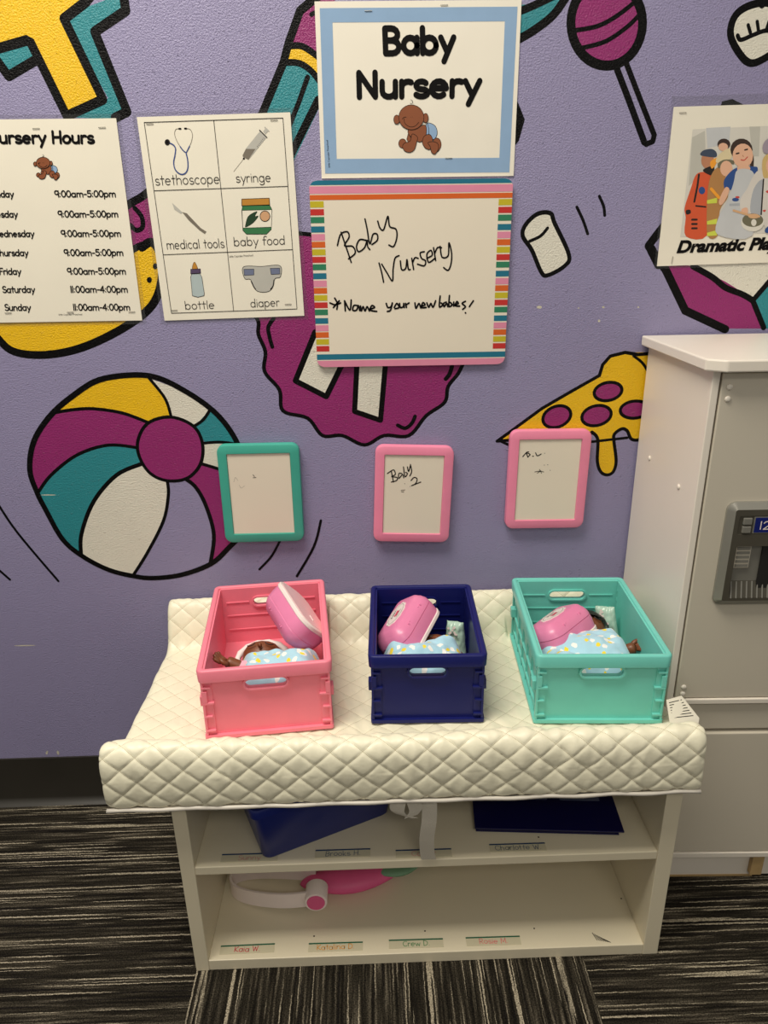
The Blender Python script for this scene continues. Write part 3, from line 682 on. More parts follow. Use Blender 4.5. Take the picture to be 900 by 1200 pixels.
# striped dry-erase board
sh = Sheet('striped_whiteboard', 'large dry-erase board with rainbow striped border, hung below the blue-bordered sign', 'whiteboard', [(362, 211.5), (601.8, 209), (591, 426.5), (372, 430.5)], y0=-.006)
mb = MB(); mb.plate(rrect(sh.w, sh.h, .012), [], 0, .005, BOARD); mb.build('board', sh.o)
STR = {k: mat(k + '_stripe', c, .25) for k, c in dict(teal=(30, 112, 138), pink=(222, 140, 168), orange=(214, 98, 36), olive=(196, 180, 40), red=(196, 50, 46), green=(48, 126, 92)).items()}
mb = MB(); hw, hh = sh.w / 2, sh.h / 2
def band(z0, z1, c, x0=-hw, x1=hw, r=0):
    if r: 
        sg = 1 if z1 > 0 else -1
        R_ = .012; dep = z1 - z0; cr = []
        for q in range(7):
            dz = min(dep, R_) * q / 6; cr.append((R_ - sqrt(max(0, R_ * R_ - (R_ - dz) ** 2)), sg * (hh - dz)))
        if dep > R_: cr.append((0, sg * (hh - dep)))
        pts = [(x0 + a, b) for a, b in cr] + [(x1 - a, b) for a, b in reversed(cr)]
        mb.poly(pts, -.0002, STR[c])
    else: mb.poly([(x0, z0), (x1, z0), (x1, z1), (x0, z1)], -.0002, STR[c])
U = sh.h / 700.     # stripe unit: one zoomed pixel of the board's height
band(hh - 16 * U, hh, 'teal', -hw, hw, 1); band(hh - 46 * U, hh - 20 * U, 'pink'); band(hh - 68 * U, hh - 50 * U, 'orange')
band(-hh, -hh + 26 * U, 'pink', -hw, hw, 1); band(-hh + 30 * U, -hh + 52 * U, 'teal')
seq = ['olive', 'red', 'green', 'teal', 'pink', 'orange']; z = hh - 72 * U; i = 0; bw = .0205
while z > -hh + 62 * U:
    st_ = 27.6 * U; hgt = 22 * U if seq[i % 6] != 'pink' else 24 * U
    if i % 6 == 3: z -= 6 * U
    for a, b in ((-hw, -hw + bw), (hw - bw, hw)): band(max(z - hgt, -hh + 56 * U), z, seq[i % 6], a, b)
    z -= st_; i += 1
mb.build('striped_border', sh.o, recalc=False)
mb = MB(); l3 = lambda x, y: (340 + x / 3.2143, 200 + y / 3.2143)
HW = .0023
def hand(strokes, w=HW):
    for s_ in strokes: mb.ink(sh.L([l3(*p) for p in spline(s_)]), w, -.0004, MARKER)
hand([[(192, 232), (215, 300), (230, 345)], [(178, 282), (190, 240), (215, 230), (222, 250), (205, 282), (235, 285), (245, 310), (220, 332)],
      [(285, 262), (262, 260), (250, 285), (258, 305), (280, 290), (290, 262), (292, 285), (300, 297)], [(282, 182), (290, 220), (300, 275), (312, 240), (328, 240), (328, 262), (308, 278)],
      [(330, 190), (338, 215), (352, 222), (368, 172), (375, 210), (398, 220), (402, 250), (390, 285), (372, 280)],
      [(335, 348), (345, 385), (352, 420)], [(345, 352), (365, 385), (385, 415), (388, 370), (395, 330), (410, 320)], [(415, 340), (420, 372), (435, 368), (440, 335), (445, 370), (452, 372)],
      [(458, 330), (465, 372)], [(462, 345), (470, 328), (482, 330)], [(505, 305), (490, 310), (495, 330), (510, 340), (505, 358), (480, 352)],
      [(515, 330), (535, 318), (530, 300), (515, 315), (522, 345), (545, 330)], [(540, 290), (548, 338)], [(545, 310), (555, 290), (570, 290)],
      [(565, 285), (572, 325), (595, 320), (598, 272), (608, 310), (606, 350), (595, 375), (578, 365)]])
hand([[(168, 480), (178, 500), (176, 522)], [(150, 498), (170, 505), (190, 498)], [(163, 515), (185, 490)], [(205, 490), (208, 528)], [(205, 490), (225, 525), (230, 487)],
      [(255, 508), (240, 508), (236, 525), (250, 525), (257, 508), (262, 527)], [(265, 510), (268, 528), (275, 512), (282, 528), (290, 512), (298, 528)], [(300, 522), (318, 515), (308, 508), (302, 525), (326, 530)],
      [(362, 500), (368, 515), (380, 512), (385, 498), (378, 525), (366, 530)], [(392, 515), (402, 500), (410, 515), (395, 520)], [(412, 500), (415, 515), (426, 512), (428, 500), (430, 515)], [(435, 500), (438, 515)], [(437, 505), (448, 498)],
      [(470, 498), (474, 518), (485, 500), (492, 517)], [(495, 510), (508, 505), (500, 497), (495, 515), (512, 515)], [(515, 498), (522, 514), (530, 500), (538, 514), (548, 490)],
      [(565, 472), (562, 512), (575, 505), (568, 498)], [(588, 495), (578, 500), (580, 512), (590, 500), (594, 512)], [(600, 470), (598, 510), (610, 505), (603, 496)], [(616, 495), (616, 510)], [(622, 505), (633, 500), (628, 493), (622, 508), (638, 510)], [(660, 492), (648, 500), (660, 512), (650, 522)],
      [(690, 490), (675, 512)], [(660, 535), (661, 536)]], .0026)
mb.build('marker_writing', sh.o, recalc=False)

# small framed boards
def small_board(corners, fm, label, strokes, org, sc):
    sh = Sheet('small_whiteboard', label, 'whiteboard', corners, 'small framed whiteboards above the crates', y0=-.014)
    w, h = sh.w, sh.h
    mb = MB(); o = rrect(w, h, .014, 6); ins = .0165; n = len(o)
    i_ = rrect(w - 2 * ins, h - 2 * ins, .0012, 6)
    rings = []
    for d, y in ((0, .012), (0, .003), (.0008, .001), (.0028, 0)):
        rings.append([(x, y, z) for x, z in rrect(w - 2 * d, h - 2 * d, .014 - d, 6)])
    rings.append([(x, .0002, z) for x, z in rrect(w - 2 * ins + .002, h - 2 * ins + .002, .002, 6)])
    rings.append([(x, .0035, z) for x, z in i_])
    rings.append([(x, .012, z) for x, z in i_])
    mb.loft(rings + [rings[0]], fm, False, False); mb.build('frame', sh.o, auto=40)
    mb = MB(); mb.box((-w / 2 + ins, .0025, -h / 2 + ins), (w / 2 - ins, .0105, h / 2 - ins), BOARD); mb.build('writing_surface', sh.o)
    mb = MB()
    for s_, wd in strokes: mb.ink(sh.L([(org[0] + x / sc, org[1] + y / sc) for x, y in spline(s_)]), wd, .0022, MARKER)
    mb.build('marker_writing', sh.o, recalc=False)
T = lambda *ss, w=.0016: [(list(s_), w) for s_ in ss]
small_board([(254.5, 521.5), (350.5, 520.5), (356, 634), (262.5, 637)], CTEAL, 'teal-framed small whiteboard, its surface wiped nearly clean', T([(95, 240), (100, 225), (108, 235)], [(112, 250), (120, 260), (130, 252)], w=.0003) + T([(158, 216), (163, 222)], [(158, 226), (168, 225)], w=.0009), (240, 480), 2.8125)
small_board([(441, 522), (532, 524), (526.5, 636), (436.5, 635)], CPINK2, 'pink-framed small whiteboard with Baby and 2 handwritten on it',
            T([(615, 205), (622, 240)], [(602, 212), (622, 200), (628, 215), (616, 222), (634, 225), (632, 235), (615, 240)], [(650, 212), (640, 212), (640, 228), (652, 215), (656, 226)], [(655, 190), (660, 222), (668, 212), (662, 208)], [(668, 190), (672, 205), (678, 185)], [(678, 182), (682, 205), (676, 220)], [(680, 235), (690, 225), (700, 230), (695, 245), (682, 252), (712, 240)], w=.0018) + T([(647, 268), (660, 266)], [(648, 273), (656, 272)], [(659, 245), (660, 246)], [(676, 254), (677, 255)], w=.0009), (240, 480), 2.8125)
small_board([(597.5, 505), (694.5, 503.5), (683.5, 619), (593, 620)], CPINK2, 'pink-framed small whiteboard hanging over the pizza slice, with smudged initials',
            T([(212, 622), (230, 602), (240, 600)], [(228, 605), (236, 625)], [(232, 605), (246, 612), (235, 624)], [(258, 620), (262, 620)], [(272, 604), (280, 618), (298, 610)], w=.0016) + T([(268, 694), (290, 690), (310, 694)], [(290, 682), (300, 700)], [(280, 700), (296, 688)], [(314, 606), (315, 607)], [(312, 662), (314, 662)], [(328, 660), (330, 661)], [(340, 686), (341, 687)], w=.0010), (560, 380), 4.)

# dramatic play poster
sh = Sheet('play_poster', 'laminated Dramatic Play poster with a photo of children in costumes', 'poster', [(789.7, 125.3), (1010, 118), (1012, 303), (770, 312)])
sh.a = 0; sh.o.rotation_euler = (0, 0, 0)
PW = [(789.7, 125.3), (1008, 118.5), (996, 304.5), (770, 312)]
c4 = sh.L(PW)
mb = MB(); mb.plate(c4, [], .0009, 0, PAPER); mb.build('paper_sheet', sh.o)
mb = MB(); mb.plate([(c4[0][0] - .004, c4[0][1] + .014), (c4[1][0] + .006, c4[1][1] + .014), (c4[2][0] + .006, c4[2][1] - .004), (c4[3][0] - .004, c4[3][1] - .004)], [], .0012, .001, FILM); mb.build('laminate_film', sh.o)
COLS = {k: mat('photo_' + k, c, .4) for k, c in dict(bg=(214, 210, 200), bg2=(190, 188, 178), orange=(212, 88, 50), black=(34, 28, 26), skin=(226, 178, 148), skin2=(186, 128, 96), blue=(44, 78, 140), apron=(196, 198, 200), apron2=(170, 174, 180), coat=(176, 128, 76), lime=(206, 214, 80), helmet=(220, 204, 164), yellow=(240, 160, 50), hair=(58, 42, 34), blond=(206, 176, 116), steel=(110, 106, 84), cap=(62, 72, 92), sleeve=(214, 208, 200), lilac=(158, 146, 160), wood=(214, 170, 128), red=(200, 70, 60), rimm=(222, 218, 206)).items()}
z6 = lambda p: [(780 + x / 6.317, 120 + y / 6.317) for x, y in p]
mb = MB(); mb.k = 0
def ph(c, p, sp=True): mb.k += 1; mb.poly(sh.L(z6(spline(p, True, 4) if sp else p)), -.0002 - .00002 * mb.k, COLS[c])
def pln(c, p, w): mb.k += 1; mb.ink(sh.L(z6(p)), w, -.0002 - .00002 * mb.k, COLS[c])
ph('bg', [(200, 200), (1290, 150), (1240, 945), (108, 998)], False)
ph('bg2', [(196, 260), (290, 210), (300, 500), (170, 620)], False); ph('apron', [(300, 190), (480, 180), (470, 300), (310, 340)], False); ph('bg2', [(620, 180), (700, 178), (690, 400), (640, 400)], False)
ph('orange', [(225, 535), (290, 515), (340, 540), (310, 700), (305, 985), (150, 992), (148, 850), (140, 780), (185, 640)]); ph('black', [(220, 760), (300, 768), (300, 780), (220, 772)], False)
pln('black', [(246, 535), (235, 620), (212, 735)], .0030); ph('black', [(150, 800), (180, 795), (185, 820), (155, 830)]); ph('blue', ell(268, 652, 24, 28, 14), False)
for y in (868, 900, 932): pln('black', [(195, y), (230, y)], .0028)
ph('skin2', ell(310, 430, 48, 62, 16), False); ph('black', [(280, 495), (355, 470), (350, 540), (290, 520)]); ph('cap', [(255, 385), (280, 355), (340, 345), (375, 370), (370, 405), (290, 400)])
ph('hair', ell(430, 310, 48, 42, 16), False); ph('skin', ell(425, 330, 36, 30, 14), False)
ph('coat', [(320, 590), (360, 500), (420, 480), (450, 600), (460, 700), (400, 800), (385, 985), (310, 985), (305, 750)])
ph('yellow', [(330, 440), (380, 410), (370, 460), (340, 490)]); ph('helmet', [(370, 430), (400, 380), (470, 340), (490, 400), (460, 430), (390, 450)]); ph('steel', [(385, 455), (430, 425), (500, 430), (500, 460), (440, 440), (395, 490)])
ph('skin', ell(448, 490, 46, 58, 16), False)
for yy in (725, 880, 965): ph('lime', [(305, yy), (380, yy - 20), (378, yy + 20), (305, yy + 25)], False)
ph('hair', ell(560, 350, 82, 82, 18), False); ph('hair', [(625, 380), (650, 400), (648, 500), (640, 560), (625, 500)])
ph('blue', [(440, 560), (520, 485), (650, 475), (680, 500), (640, 640), (460, 645), (430, 620)])
ph('skin', ell(570, 395, 76, 90, 18), False); ph('skin', [(540, 470), (610, 470), (620, 500), (535, 505)])
pln('hair', [(522, 380), (540, 376)], .0022); pln('hair', [(585, 352), (603, 348)], .0022); pln('red', spline([(556, 425), (580, 428), (604, 404)]), .0014); pln('skin2', [(568, 392), (574, 402)], .001)
ph('apron', [(530, 500), (640, 510), (660, 640), (640, 985), (385, 980), (390, 850), (450, 740), (500, 600)]); ph('apron2', [(470, 750), (640, 740), (640, 765), (470, 768)], False)
ph('skin', [(440, 630), (470, 650), (430, 740), (400, 760), (395, 720)]); pln('yellow', [(335, 640), (392, 705)], .0042); ph('blue', ell(515, 720, 26, 14, 12), False); ph('red', ell(530, 702, 16, 8, 12), False)
ph('sleeve', [(650, 540), (700, 500), (790, 520), (900, 560), (900, 960), (760, 960), (720, 900), (620, 820), (560, 820), (550, 720), (600, 640)])
ph('apron2', [(650, 640), (720, 580), (700, 830), (625, 810)]); pln('black', [(722, 570), (705, 830)], .0022)
ph('blond', [(715, 430), (760, 380), (830, 400), (850, 560), (760, 560), (720, 550)]); ph('skin', ell(790, 470, 50, 70, 16), False); ph('lilac', [(715, 330), (740, 280), (790, 265), (800, 370), (730, 375)])
ph('red', [(738, 660), (760, 650), (756, 672)]); ph('red', [(715, 800), (740, 795), (730, 812)])
ph('rimm', ell(640, 890, 84, 66, 20), False); ph('steel', ell(642, 872, 78, 50, 20), False); ph('rimm', ell(650, 890, 20, 26, 12), False); ph('skin', [(560, 790), (600, 780), (605, 820), (565, 825)]); pln('wood', [(500, 800), (600, 830), (690, 845)], .0030); ph('wood', ell(650, 842, 42, 18, 14), False)
ph('blue', [(740, 930), (800, 900), (820, 960), (740, 965)])
mb.build('photograph', sh.o, recalc=False)
# heavy slanted lettering
cu = bpy.data.curves.new('play_heading', 'FONT'); cu.body = 'Dramatic Play'; cu.size = 1; cu.shear = .22; cu.offset = .045
to = bpy.data.objects.new('tmp_text', cu); COL.objects.link(to); bpy.context.view_layer.update()
me = bpy.data.meshes.new_from_object(to.evaluated_get(bpy.context.evaluated_depsgraph_get())); bpy.data.objects.remove(to)
xs = [v.co.x for v in me.vertices]; x0, x1 = min(xs), max(xs); L0 = Vector(sh.l((792.5, 296))); L1 = Vector(sh.l((914, 291.5))); e1 = (L1 - L0) / (x1 - x0); ht = .0178 / .73
for v in me.vertices: q = L0 + e1 * (v.co.x - x0); v.co = (q.x, -.0005, q.y + v.co.y * ht)
me.materials.clear(); me.materials.append(INK)
o = bpy.data.objects.new('lettering', me); COL.objects.link(o); o.parent = sh.o
sh.staples([(800, 132), (787.5, 304.5)], [1, 85])

# ------------------------------------------------------------------ toy refrigerator
fr = thing('play_refrigerator', 'tall white wooden toy refrigerator with pale grey doors, right of the changing table', 'toy refrigerator', (.4580, -.004, 0), (0, 0, radians(-1.8)))
FW, FD = .46, .247
mb = MB(); mb.box((0, -FD, 0.0), (.010, 0, .889), FRW, .0012); mb.build('side_panel', fr)
mb = MB(); mb.box((FW - .010, -FD, 0), (FW, 0, .889), FRW, .0012); mb.build('side_panel', fr)
mb = MB(); mb.box((.010, -.012, .03), (FW - .010, 0, .888), FRW); mb.build('back_panel', fr)
mb = MB(); ch = .022
mb.plate([(-.013, 0), (-.013, -FD - .002), (-.013 + ch, -FD - .018), (FW + .013 - ch, -FD - .018), (FW + .013, -FD - .002), (FW + .013, 0)], [], .8895, .905, FRW, 'z')
o = mb.build('top_panel', fr); bv = o.modifiers.new('edge', 'BEVEL'); bv.width = .002; bv.segments = 2
mb = MB(); mb.box((.0125, -FD - .001, .384), (FW - .0125, -FD + .016, .886), FRG, .0015); door = mb.build('upper_door', fr)
mb = MB(); mb.box((.0105, -FD + .003, .322), (FW - .0105, -FD + .016, .374), FRG, .0012); mb.build('rail', fr)
mb = MB(); mb.box((.0105, -FD - .004, .374), (FW - .0105, -FD + .012, .3825), FRW, .001); mb.build('divider', fr)
mb = MB(); mb.box((.0125, -FD - .001, .072), (FW - .0125, -FD + .016, .316), FRG, .0015); mb.build('lower_door', fr)
mb = MB(); mb.box((.0105, -FD - .003, .060), (FW - .0105, -.012, .070), FRW, .001); mb.build('bottom_panel', fr)
mb = MB(); mb.box((.0105, -FD + .014, .004), (FW - .0105, -FD + .026, .060), FRW); mb.build('kickplate', fr)
mb = MB(); mb.box((.0105, -FD + .013, 0), (.20, -FD + .03, .004), WOOD); mb.box((.190, -FD + .004, .012), (.210, -FD + .0139, .058), WOOD, .001); mb.build('corner_block', fr)
def cap(p, ax, par):
    mb = MB(); d = Vector(ax); a = d.orthogonal().normalized(); b = d.cross(a); p = Vector(p)
    loops = [[p + d * h + (a * cos(2 * pi * k / 12) + b * sin(2 * pi * k / 12)) * r for k in range(12)] for h, r in ((0, .0042), (.0012, .004), (.0022, .0026), (.0025, .0008))]
    mb.loft(loops, FRW); mb.build('screw_cap', par, smooth=True)
for px, py in ((758.5, 537), (795.5, 570.5)):
    d = ray(px, py); q = EYE + d * ((.452 - EYE.x) / d.x); cap((0, q.y + .004, q.z), (-1, 0, 0), fr)
for zz in (.868, .880 - .028, .392, .404): cap((.023, -FD - .001, zz), (0, -1, 0), door)
# dispenser on the door
DX, DZ0, DZ1 = .0375, .555, .676
ds = bpy.data.objects.new('dispenser', None); ds.empty_display_size = .03; COL.objects.link(ds); ds.parent = fr; ds.location = (0, -FD - .001, 0)
_q0 = onY(839, 710, -.262); _q1 = onY(858, 590, -.262)
DZ0, DZ1 = _q0.z, _q1.z; DX = (_q0.x + _q1.x) / 2 - .453; DW = .165
cx, cz = DX + DW / 2, (DZ0 + DZ1) / 2; H = DZ1 - DZ0
mb = MB()
rings = [[(cx + x, y, cz + z) for x, z in rrect(DW - 2 * d, H - 2 * d, max(.012 - d, .003), 5)] for d, y in ((0, 0), (0, -.004), (.009, -.011))]
mb.loft(rings, SILV, False, False); inner = rrect(DW - .018, H - .018, .004, 5, cx, cz)
holes = [rrect(DW - .03, .028, .003, 4, cx, DZ1 - .032), rrect(DW - .036, H - .078, .002, 4, cx, DZ0 + .014 + (H - .078) / 2)]
mb.plate(inner, holes, -.011, -.009, SILD); mb.build('frame', ds, auto=40)
mb = MB(); mb.box((cx - DW / 2 + .014, -.0095, DZ1 - .047), (cx + DW / 2 - .014, -.002, DZ1 - .017), SILD); mb.build('control_panel', ds)
SCREEN = mat('blue_screen', (22, 34, 110), .2)
mb = MB(); mb.box((DX + .036, -.0105, DZ1 - .0445), (DX + .105, -.009, DZ1 - .0195), SILV); mb.box((DX + .038, -.0112, DZ1 - .043), (DX + .103, -.0104, DZ1 - .021), SCREEN)
for i_, c in enumerate('12:00'): pass
write(mb, '12:00', (DX + .045, DZ1 - .038), (DX + .092, DZ1 - .038), (DX + .045, DZ1 - .0265), .0015, -.0114, CASEW); mb.build('display', ds, recalc=False)
for zz in (DZ1 - .031, DZ1 - .0435):
    mb = MB(); mb.box((DX + .021, -.0125, zz), (DX + .033, -.009, zz + .010), SILV, .001); mb.build('button', ds)
bx0, bx1 = cx - DW / 2 + .018, cx + DW / 2 - .018; bz0, bz1 = DZ0 + .012, DZ0 + .014 + H - .078
mb = MB(); mb.box((bx0, -.003, bz0), (bx1, -.001, bz1), SILV); mb.box((DX + .058, -.006, bz0 + .012), (DX + .105, -.003, bz1), DARK); mb.build('alcove', ds)
mb = MB(); mb.box((DX + .0195, -.006, bz1 - .036), (DX + .042, -.003, bz1 - .001), FRG, .001)
for i_ in range(5): mb.box((DX + .022, -.0072, bz1 - .0335 + i_ * .0066), (DX + .040, -.006, bz1 - .0295 + i_ * .0066), SILV)
mb.build('vent', ds)
mb = MB(); mb.loft([[(x, -.003, bz0 + .026), (x, -.010, bz0), (x, -.003, bz0)] for x in (bx0, bx1)], SILD)
for i_ in range(17):
    x = bx0 + .004 + i_ * .0075; mb.tube([(x, -.0036, bz0 + .025), (x, -.0104, bz0 + .001)], .0012, SILV, 6)
mb.build('drip_tray', ds)

# ------------------------------------------------------------------ low shelf unit
X0, X1, YF, YB, HT = -.2919, .4297, -.382, -.024, .3395
su = thing('shelf_unit', 'low cream two-tier shelf unit standing under the quilted pad', 'shelf', ((X0 + X1) / 2, (YF + YB) / 2, 0))
OX, OY = su.location.x, su.location.y
def part(name, a, b, m, bev=.001, par=su):
    mb = MB(); mb.box((a[0] - OX, a[1] - OY, a[2]), (b[0] - OX, b[1] - OY, b[2]), m, bev); return mb.build(name, par)
part('side_panel', (X0, YF, .0), (X0 + .0205, YB, HT), LAM); part('side_panel', (X1 - .0235, YF, .0), (X1, YB, HT), LAM)
XA, XB = X0 + .0205, X1 - .0235
part('bottom_board', (XA, YF + .0008, .0), (XB, YB, .0205), LAM); part('middle_board', (XA, YF + .0008, .1955), (XB, YB - .006, .210), LAM)
part('top_board', (XA, YF + .0008, .3235), (XB, YB, HT), LAM); part('back_panel', (XA, YB - .006, .0205), (XB, YB, .3235), LAM)
# marks: pen scuff and holes
mb = MB()
for i_ in range(7):
    a = onZ(694 + i_ * 2.6, 1093 + i_ * 1.4, .0207); b = onZ(700 + i_ * 2.6, 1102 + i_ * .4, .0207)
    dx = Vector((b.x - a.x, b.y - a.y)).normalized(); n_ = Vector((-dx.y, dx.x)) * .0006
    mb.add([(a.x - n_.x - OX, a.y - n_.y - OY, .0207), (b.x - n_.x - OX, b.y - n_.y - OY, .0207), (b.x + n_.x - OX, b.y + n_.y - OY, .0207), (a.x + n_.x - OX, a.y + n_.y - OY, .0207)], [(0, 1, 2, 3)], INK)
mb.build('pen_scuff', su, recalc=False)
for p, zz in (((368, 1097), .0207), ((498, 1091), .0207), ((626, 1088), .0207), ((631, 981), .2102), ((728, 1053), .0207)):
    mb = MB(); c = onZ(*p, zz); mb.add([(c.x - OX + .0014 * cos(k), c.y - OY + .0014 * sin(k), zz) for k in [2 * pi * j / 8 for j in range(8)]], [tuple(range(8))], INK); mb.build('ink_dot', su, recalc=False)
TAPE = mat('clear_tape', (206, 198, 170), .3, spec=.4)
NAVYI = mat('blue_ink', (38, 66, 104), .4); GRNI = mat('green_ink', (30, 96, 70), .4)
def name_label(pa, pb, z, hd, s_, ink, wear=0):
    a, b = onZ(*pa, z), onZ(*pb, z); d = (b - a); L_ = d.length; ang = math.atan2(d.y, d.x)
    o = bpy.data.objects.new('name_label', None); o.empty_display_size = .01; COL.objects.link(o); o.parent = su; o.location = (a.x - OX, a.y - OY, z); o.rotation_euler = (0, 0, ang)
    R_ = Matrix.Rotation(radians(-90), 4, 'X')
    mb = MB(); mb.box((0, 0, 0), (L_, .0135, .0006), TAPE); mb.build('tape', o)
    mb = MB(); mb.box((0, .0128, .0001), (L_, .0150, .0009), hd); mb.build('ink_line', o)
    mb = MB(); mb.M = R_
    wd = min(L_ * .82, (sum(GL[c][0] for c in s_)) * .0098)
    write(mb, s_, ((L_ - wd) / 2, .0030), ((L_ + wd) / 2, .0030), ((L_ - wd) / 2, .0115), .0010, 0, ink, .05)
    for i_, v in enumerate(mb.v): mb.v[i_] = (v[0], abs(v[2]) if abs(v[1]) < .0005 else abs(v[1]), .0009)
    mb.build('lettering', o, recalc=False)
PEN = {k: mat(k + '_pen', c, .5) for k, c in dict(red=(206, 40, 70), orange=(222, 150, 50), green=(80, 140, 90), pink=(226, 120, 120), brown=(110, 70, 50), grey=(110, 120, 130), rose=(206, 150, 140)).items()}
for pa, pb, s_, k in (((258, 1011), (325, 1009), 'Sunny', 'rose'), ((369, 1006), (434, 1004), 'Brooks H.', 'grey'), ((464, 1006), (530, 1004), 'Carter', 'rose'), ((575, 999), (641, 997), 'Charlotte W.', 'grey')): name_label(pa, pb, .2101, NAVYI, s_, PEN[k])
for pa, pb, s_, k in (((257, 1119), (321, 1116), 'Kaia W.', 'red'), ((361, 1116), (425, 1114), 'Katalina D.', 'orange'), ((456, 1112), (520, 1110), 'Crew D.', 'green'), ((547, 1109), (611, 1107), 'Rosie M.', 'pink')): name_label(pa, pb, .0206, GRNI, s_, PEN[k])

# ------------------------------------------------------------------ quilted changing pad
def rim_pose(front_l, front_r, back_l, back_r, z):
    a, b, c, d = (onZ(*p, z) for p in (front_l, front_r, back_l, back_r)); m = (a + b + c + d) / 4
    v = (c + d - a - b); u = (b + d - a - c)
    return m.x, m.y, math.degrees(math.atan2(-v.x, v.y) * .5 + math.atan2(u.y, u.x) * .5), u.length / 2, v.length / 2
ZR = .502
pk = rim_pose((229, 789), (386, 774), (252, 687), (381, 678), ZR)
bl = rim_pose((433, 770), (570, 768), (434, 686), (552, 684), ZR)
mt = rim_pose((628, 770), (786, 768), (601, 677.5), (731, 675.5), ZR)
def under_crate(x, y):
    k = 0
    for cx, cy, rz, w_, d_ in (pk, bl, mt):
        a = radians(-rz); dx, dy = x - cx, y - cy; u = abs(dx * cos(a) - dy * sin(a)) - w_ / 2; v = abs(dx * sin(a) + dy * cos(a)) - d_ / 2
        k = max(k, min(1, max(0, 1 - max(u, v, 0) / .008)))
    return k
pad = thing('changing_pad', 'long white quilted changing pad lying on the low shelf unit', 'changing pad', (.036, -.2, .340))
PXC, PYC, PZC = .036, -.2, .340
PL, PR = -.3715, .4425
prof = [(-.390, .3405), (-.402, .3425), (-.4065, .352), (-.4068, .375), (-.4055, .400), (-.4025, .418), (-.395, .4305), (-.384, .4345), (-.372, .4305), (-.360, .418), (-.349, .403), (-.339, .3915), (-.329, .3868), (-.300, .3858), (-.26, .3855), (-.20, .3855), (-.14, .3855), (-.09, .3858), (-.070, .3875), (-.060, .396), (-.050, .417), (-.040, .438), (-.029, .454), (-.018, .4605), (-.009, .456), (-.006, .440), (-.006, .40), (-.008, .3425), (-.02, .3405)]
dense = spline(prof, False, 8)
# resample by arc length
acc = [0]
for a, b in zip(dense, dense[1:]): acc.append(acc[-1] + sqrt((a[0] - b[0]) ** 2 + (a[1] - b[1]) ** 2))
TOT = acc[-1]; NT = int(TOT / .0018); ring = []; j = 0
for i in range(NT + 1):
    t = TOT * i / NT
    while j < len(acc) - 2 and acc[j + 1] < t: j += 1
    f = (t - acc[j]) / max(acc[j + 1] - acc[j], 1e-9); ring.append((dense[j][0] * (1 - f) + dense[j + 1][0] * f, dense[j][1] * (1 - f) + dense[j + 1][1] * f, t))
NX = 470; vs = []; fs = []; puv = []
cyv, czv = -.2, .36
for i in range(NX + 1):
    s_ = i / NX; x = PL + (PR - PL) * s_
    e = min(x - PL, PR - x); k = max(0, 1 - e / .012); shr = .0065 * (1 - sqrt(max(0, 1 - k * k)))
    for jj, (y, z, t) in enumerate(ring):
        y2, z2, _ = ring[min(jj + 1, NT)]; y1, z1, _ = ring[max(jj - 1, 0)]
        n_ = Vector((0, -(z2 - z1), (y2 - y1))); n_ = n_.normalized() if n_.length > 0 else Vector((0, 0, 1))
        wv = .0022 * noise.noise((x * 9, t * 9, 1.3)); u = (x + wv) / .0430; v = (t + wv) / .0375
        a = abs(sin(pi * (u + v) / 1)); b = abs(sin(pi * (u - v) / 1))
        p_, m_ = (u + v) % 1, (u - v) % 1; da = min(p_, 1 - p_) * .0283; db = min(m_, 1 - m_) * .0283
        puff = .62 * (1 - math.exp(-da / .0020)) * (1 - math.exp(-db / .0020)) + .38 * (a * b) ** .35; puv.append((u, v))
        wr = noise.noise((x * 75 + y * 20, t * 24, 4.1)) * .0013 + noise.noise((x * 28, t * 15, 9.)) * .0014 - abs(noise.noise((x * 45, t * 16, 6.))) * .0012
        top = 1 if z > .3895 and y < -.33 else .45
        flat = .75 if z > .384 and z < .392 else 1
        d = (.0027 if y < -.335 else (.0019 if y > -.07 else .0013)) * puff + wr * (1.5 if top == 1 else 1.0) - .0024 - shr
        sag = .0025 * noise.noise((x * 5, 3.3, t * 3)) * (1 if y < -.33 or y > -.09 else .3)
        zz = z + n_.z * d + sag * (1 if z > .35 else 0); uc = under_crate(x, y) if z > .37 else 0
        if uc and zz > .3868: zz = zz + (.3868 - zz) * uc * uc * (3 - 2 * uc)
        vs.append((x - PXC, y + n_.y * d - PYC, zz - PZC))
n = NT + 1
for i in range(NX):
    for jj in range(NT):
        fs.append((i * n + jj, (i + 1) * n + jj, (i + 1) * n + jj + 1, i * n + jj + 1))
    fs.append((i * n + NT, (i + 1) * n + NT, (i + 1) * n, i * n))
fs.append(tuple(range(n))); fs.append(tuple(NX * n + k for k in reversed(range(n))))
mb = MB(); mb.add(vs, fs, QUILT); ob = mb.build('quilted_cover', pad, smooth=True)
ul = ob.data.uv_layers.new(name='UVMap')
for lp in ob.data.loops: ul.data[lp.index].uv = puv[lp.vertex_index]
mb = MB(); mb.tube([(PL + .002 + (PR - PL - .004) * i / 60 - PXC, -.4045 + .0008 * sin(i * .9) - PYC, .3395 + .0012 * noise.noise((i * .3, 2, 1)) + .0014 - PZC) for i in range(61)], .0030, SATIN, 8); mb.build('bound_hem', pad, smooth=True)
def ribbon(pts, wdir, w, th, m, name, par, o):
    mb = MB(); wd = Vector(wdir).normalized() * w / 2; loops = []
    P = [Vector(p) - Vector(o) for p in pts]
    for i, p in enumerate(P):
        t_ = (P[min(i + 1, len(P) - 1)] - P[max(i - 1, 0)]).normalized(); n_ = t_.cross(wd).normalized() * th / 2
        loops.append([p - wd - n_, p + wd - n_, p + wd + n_, p - wd + n_])
    mb.loft(loops, m); return mb.build(name, par)
po = (PXC, PYC, PZC)
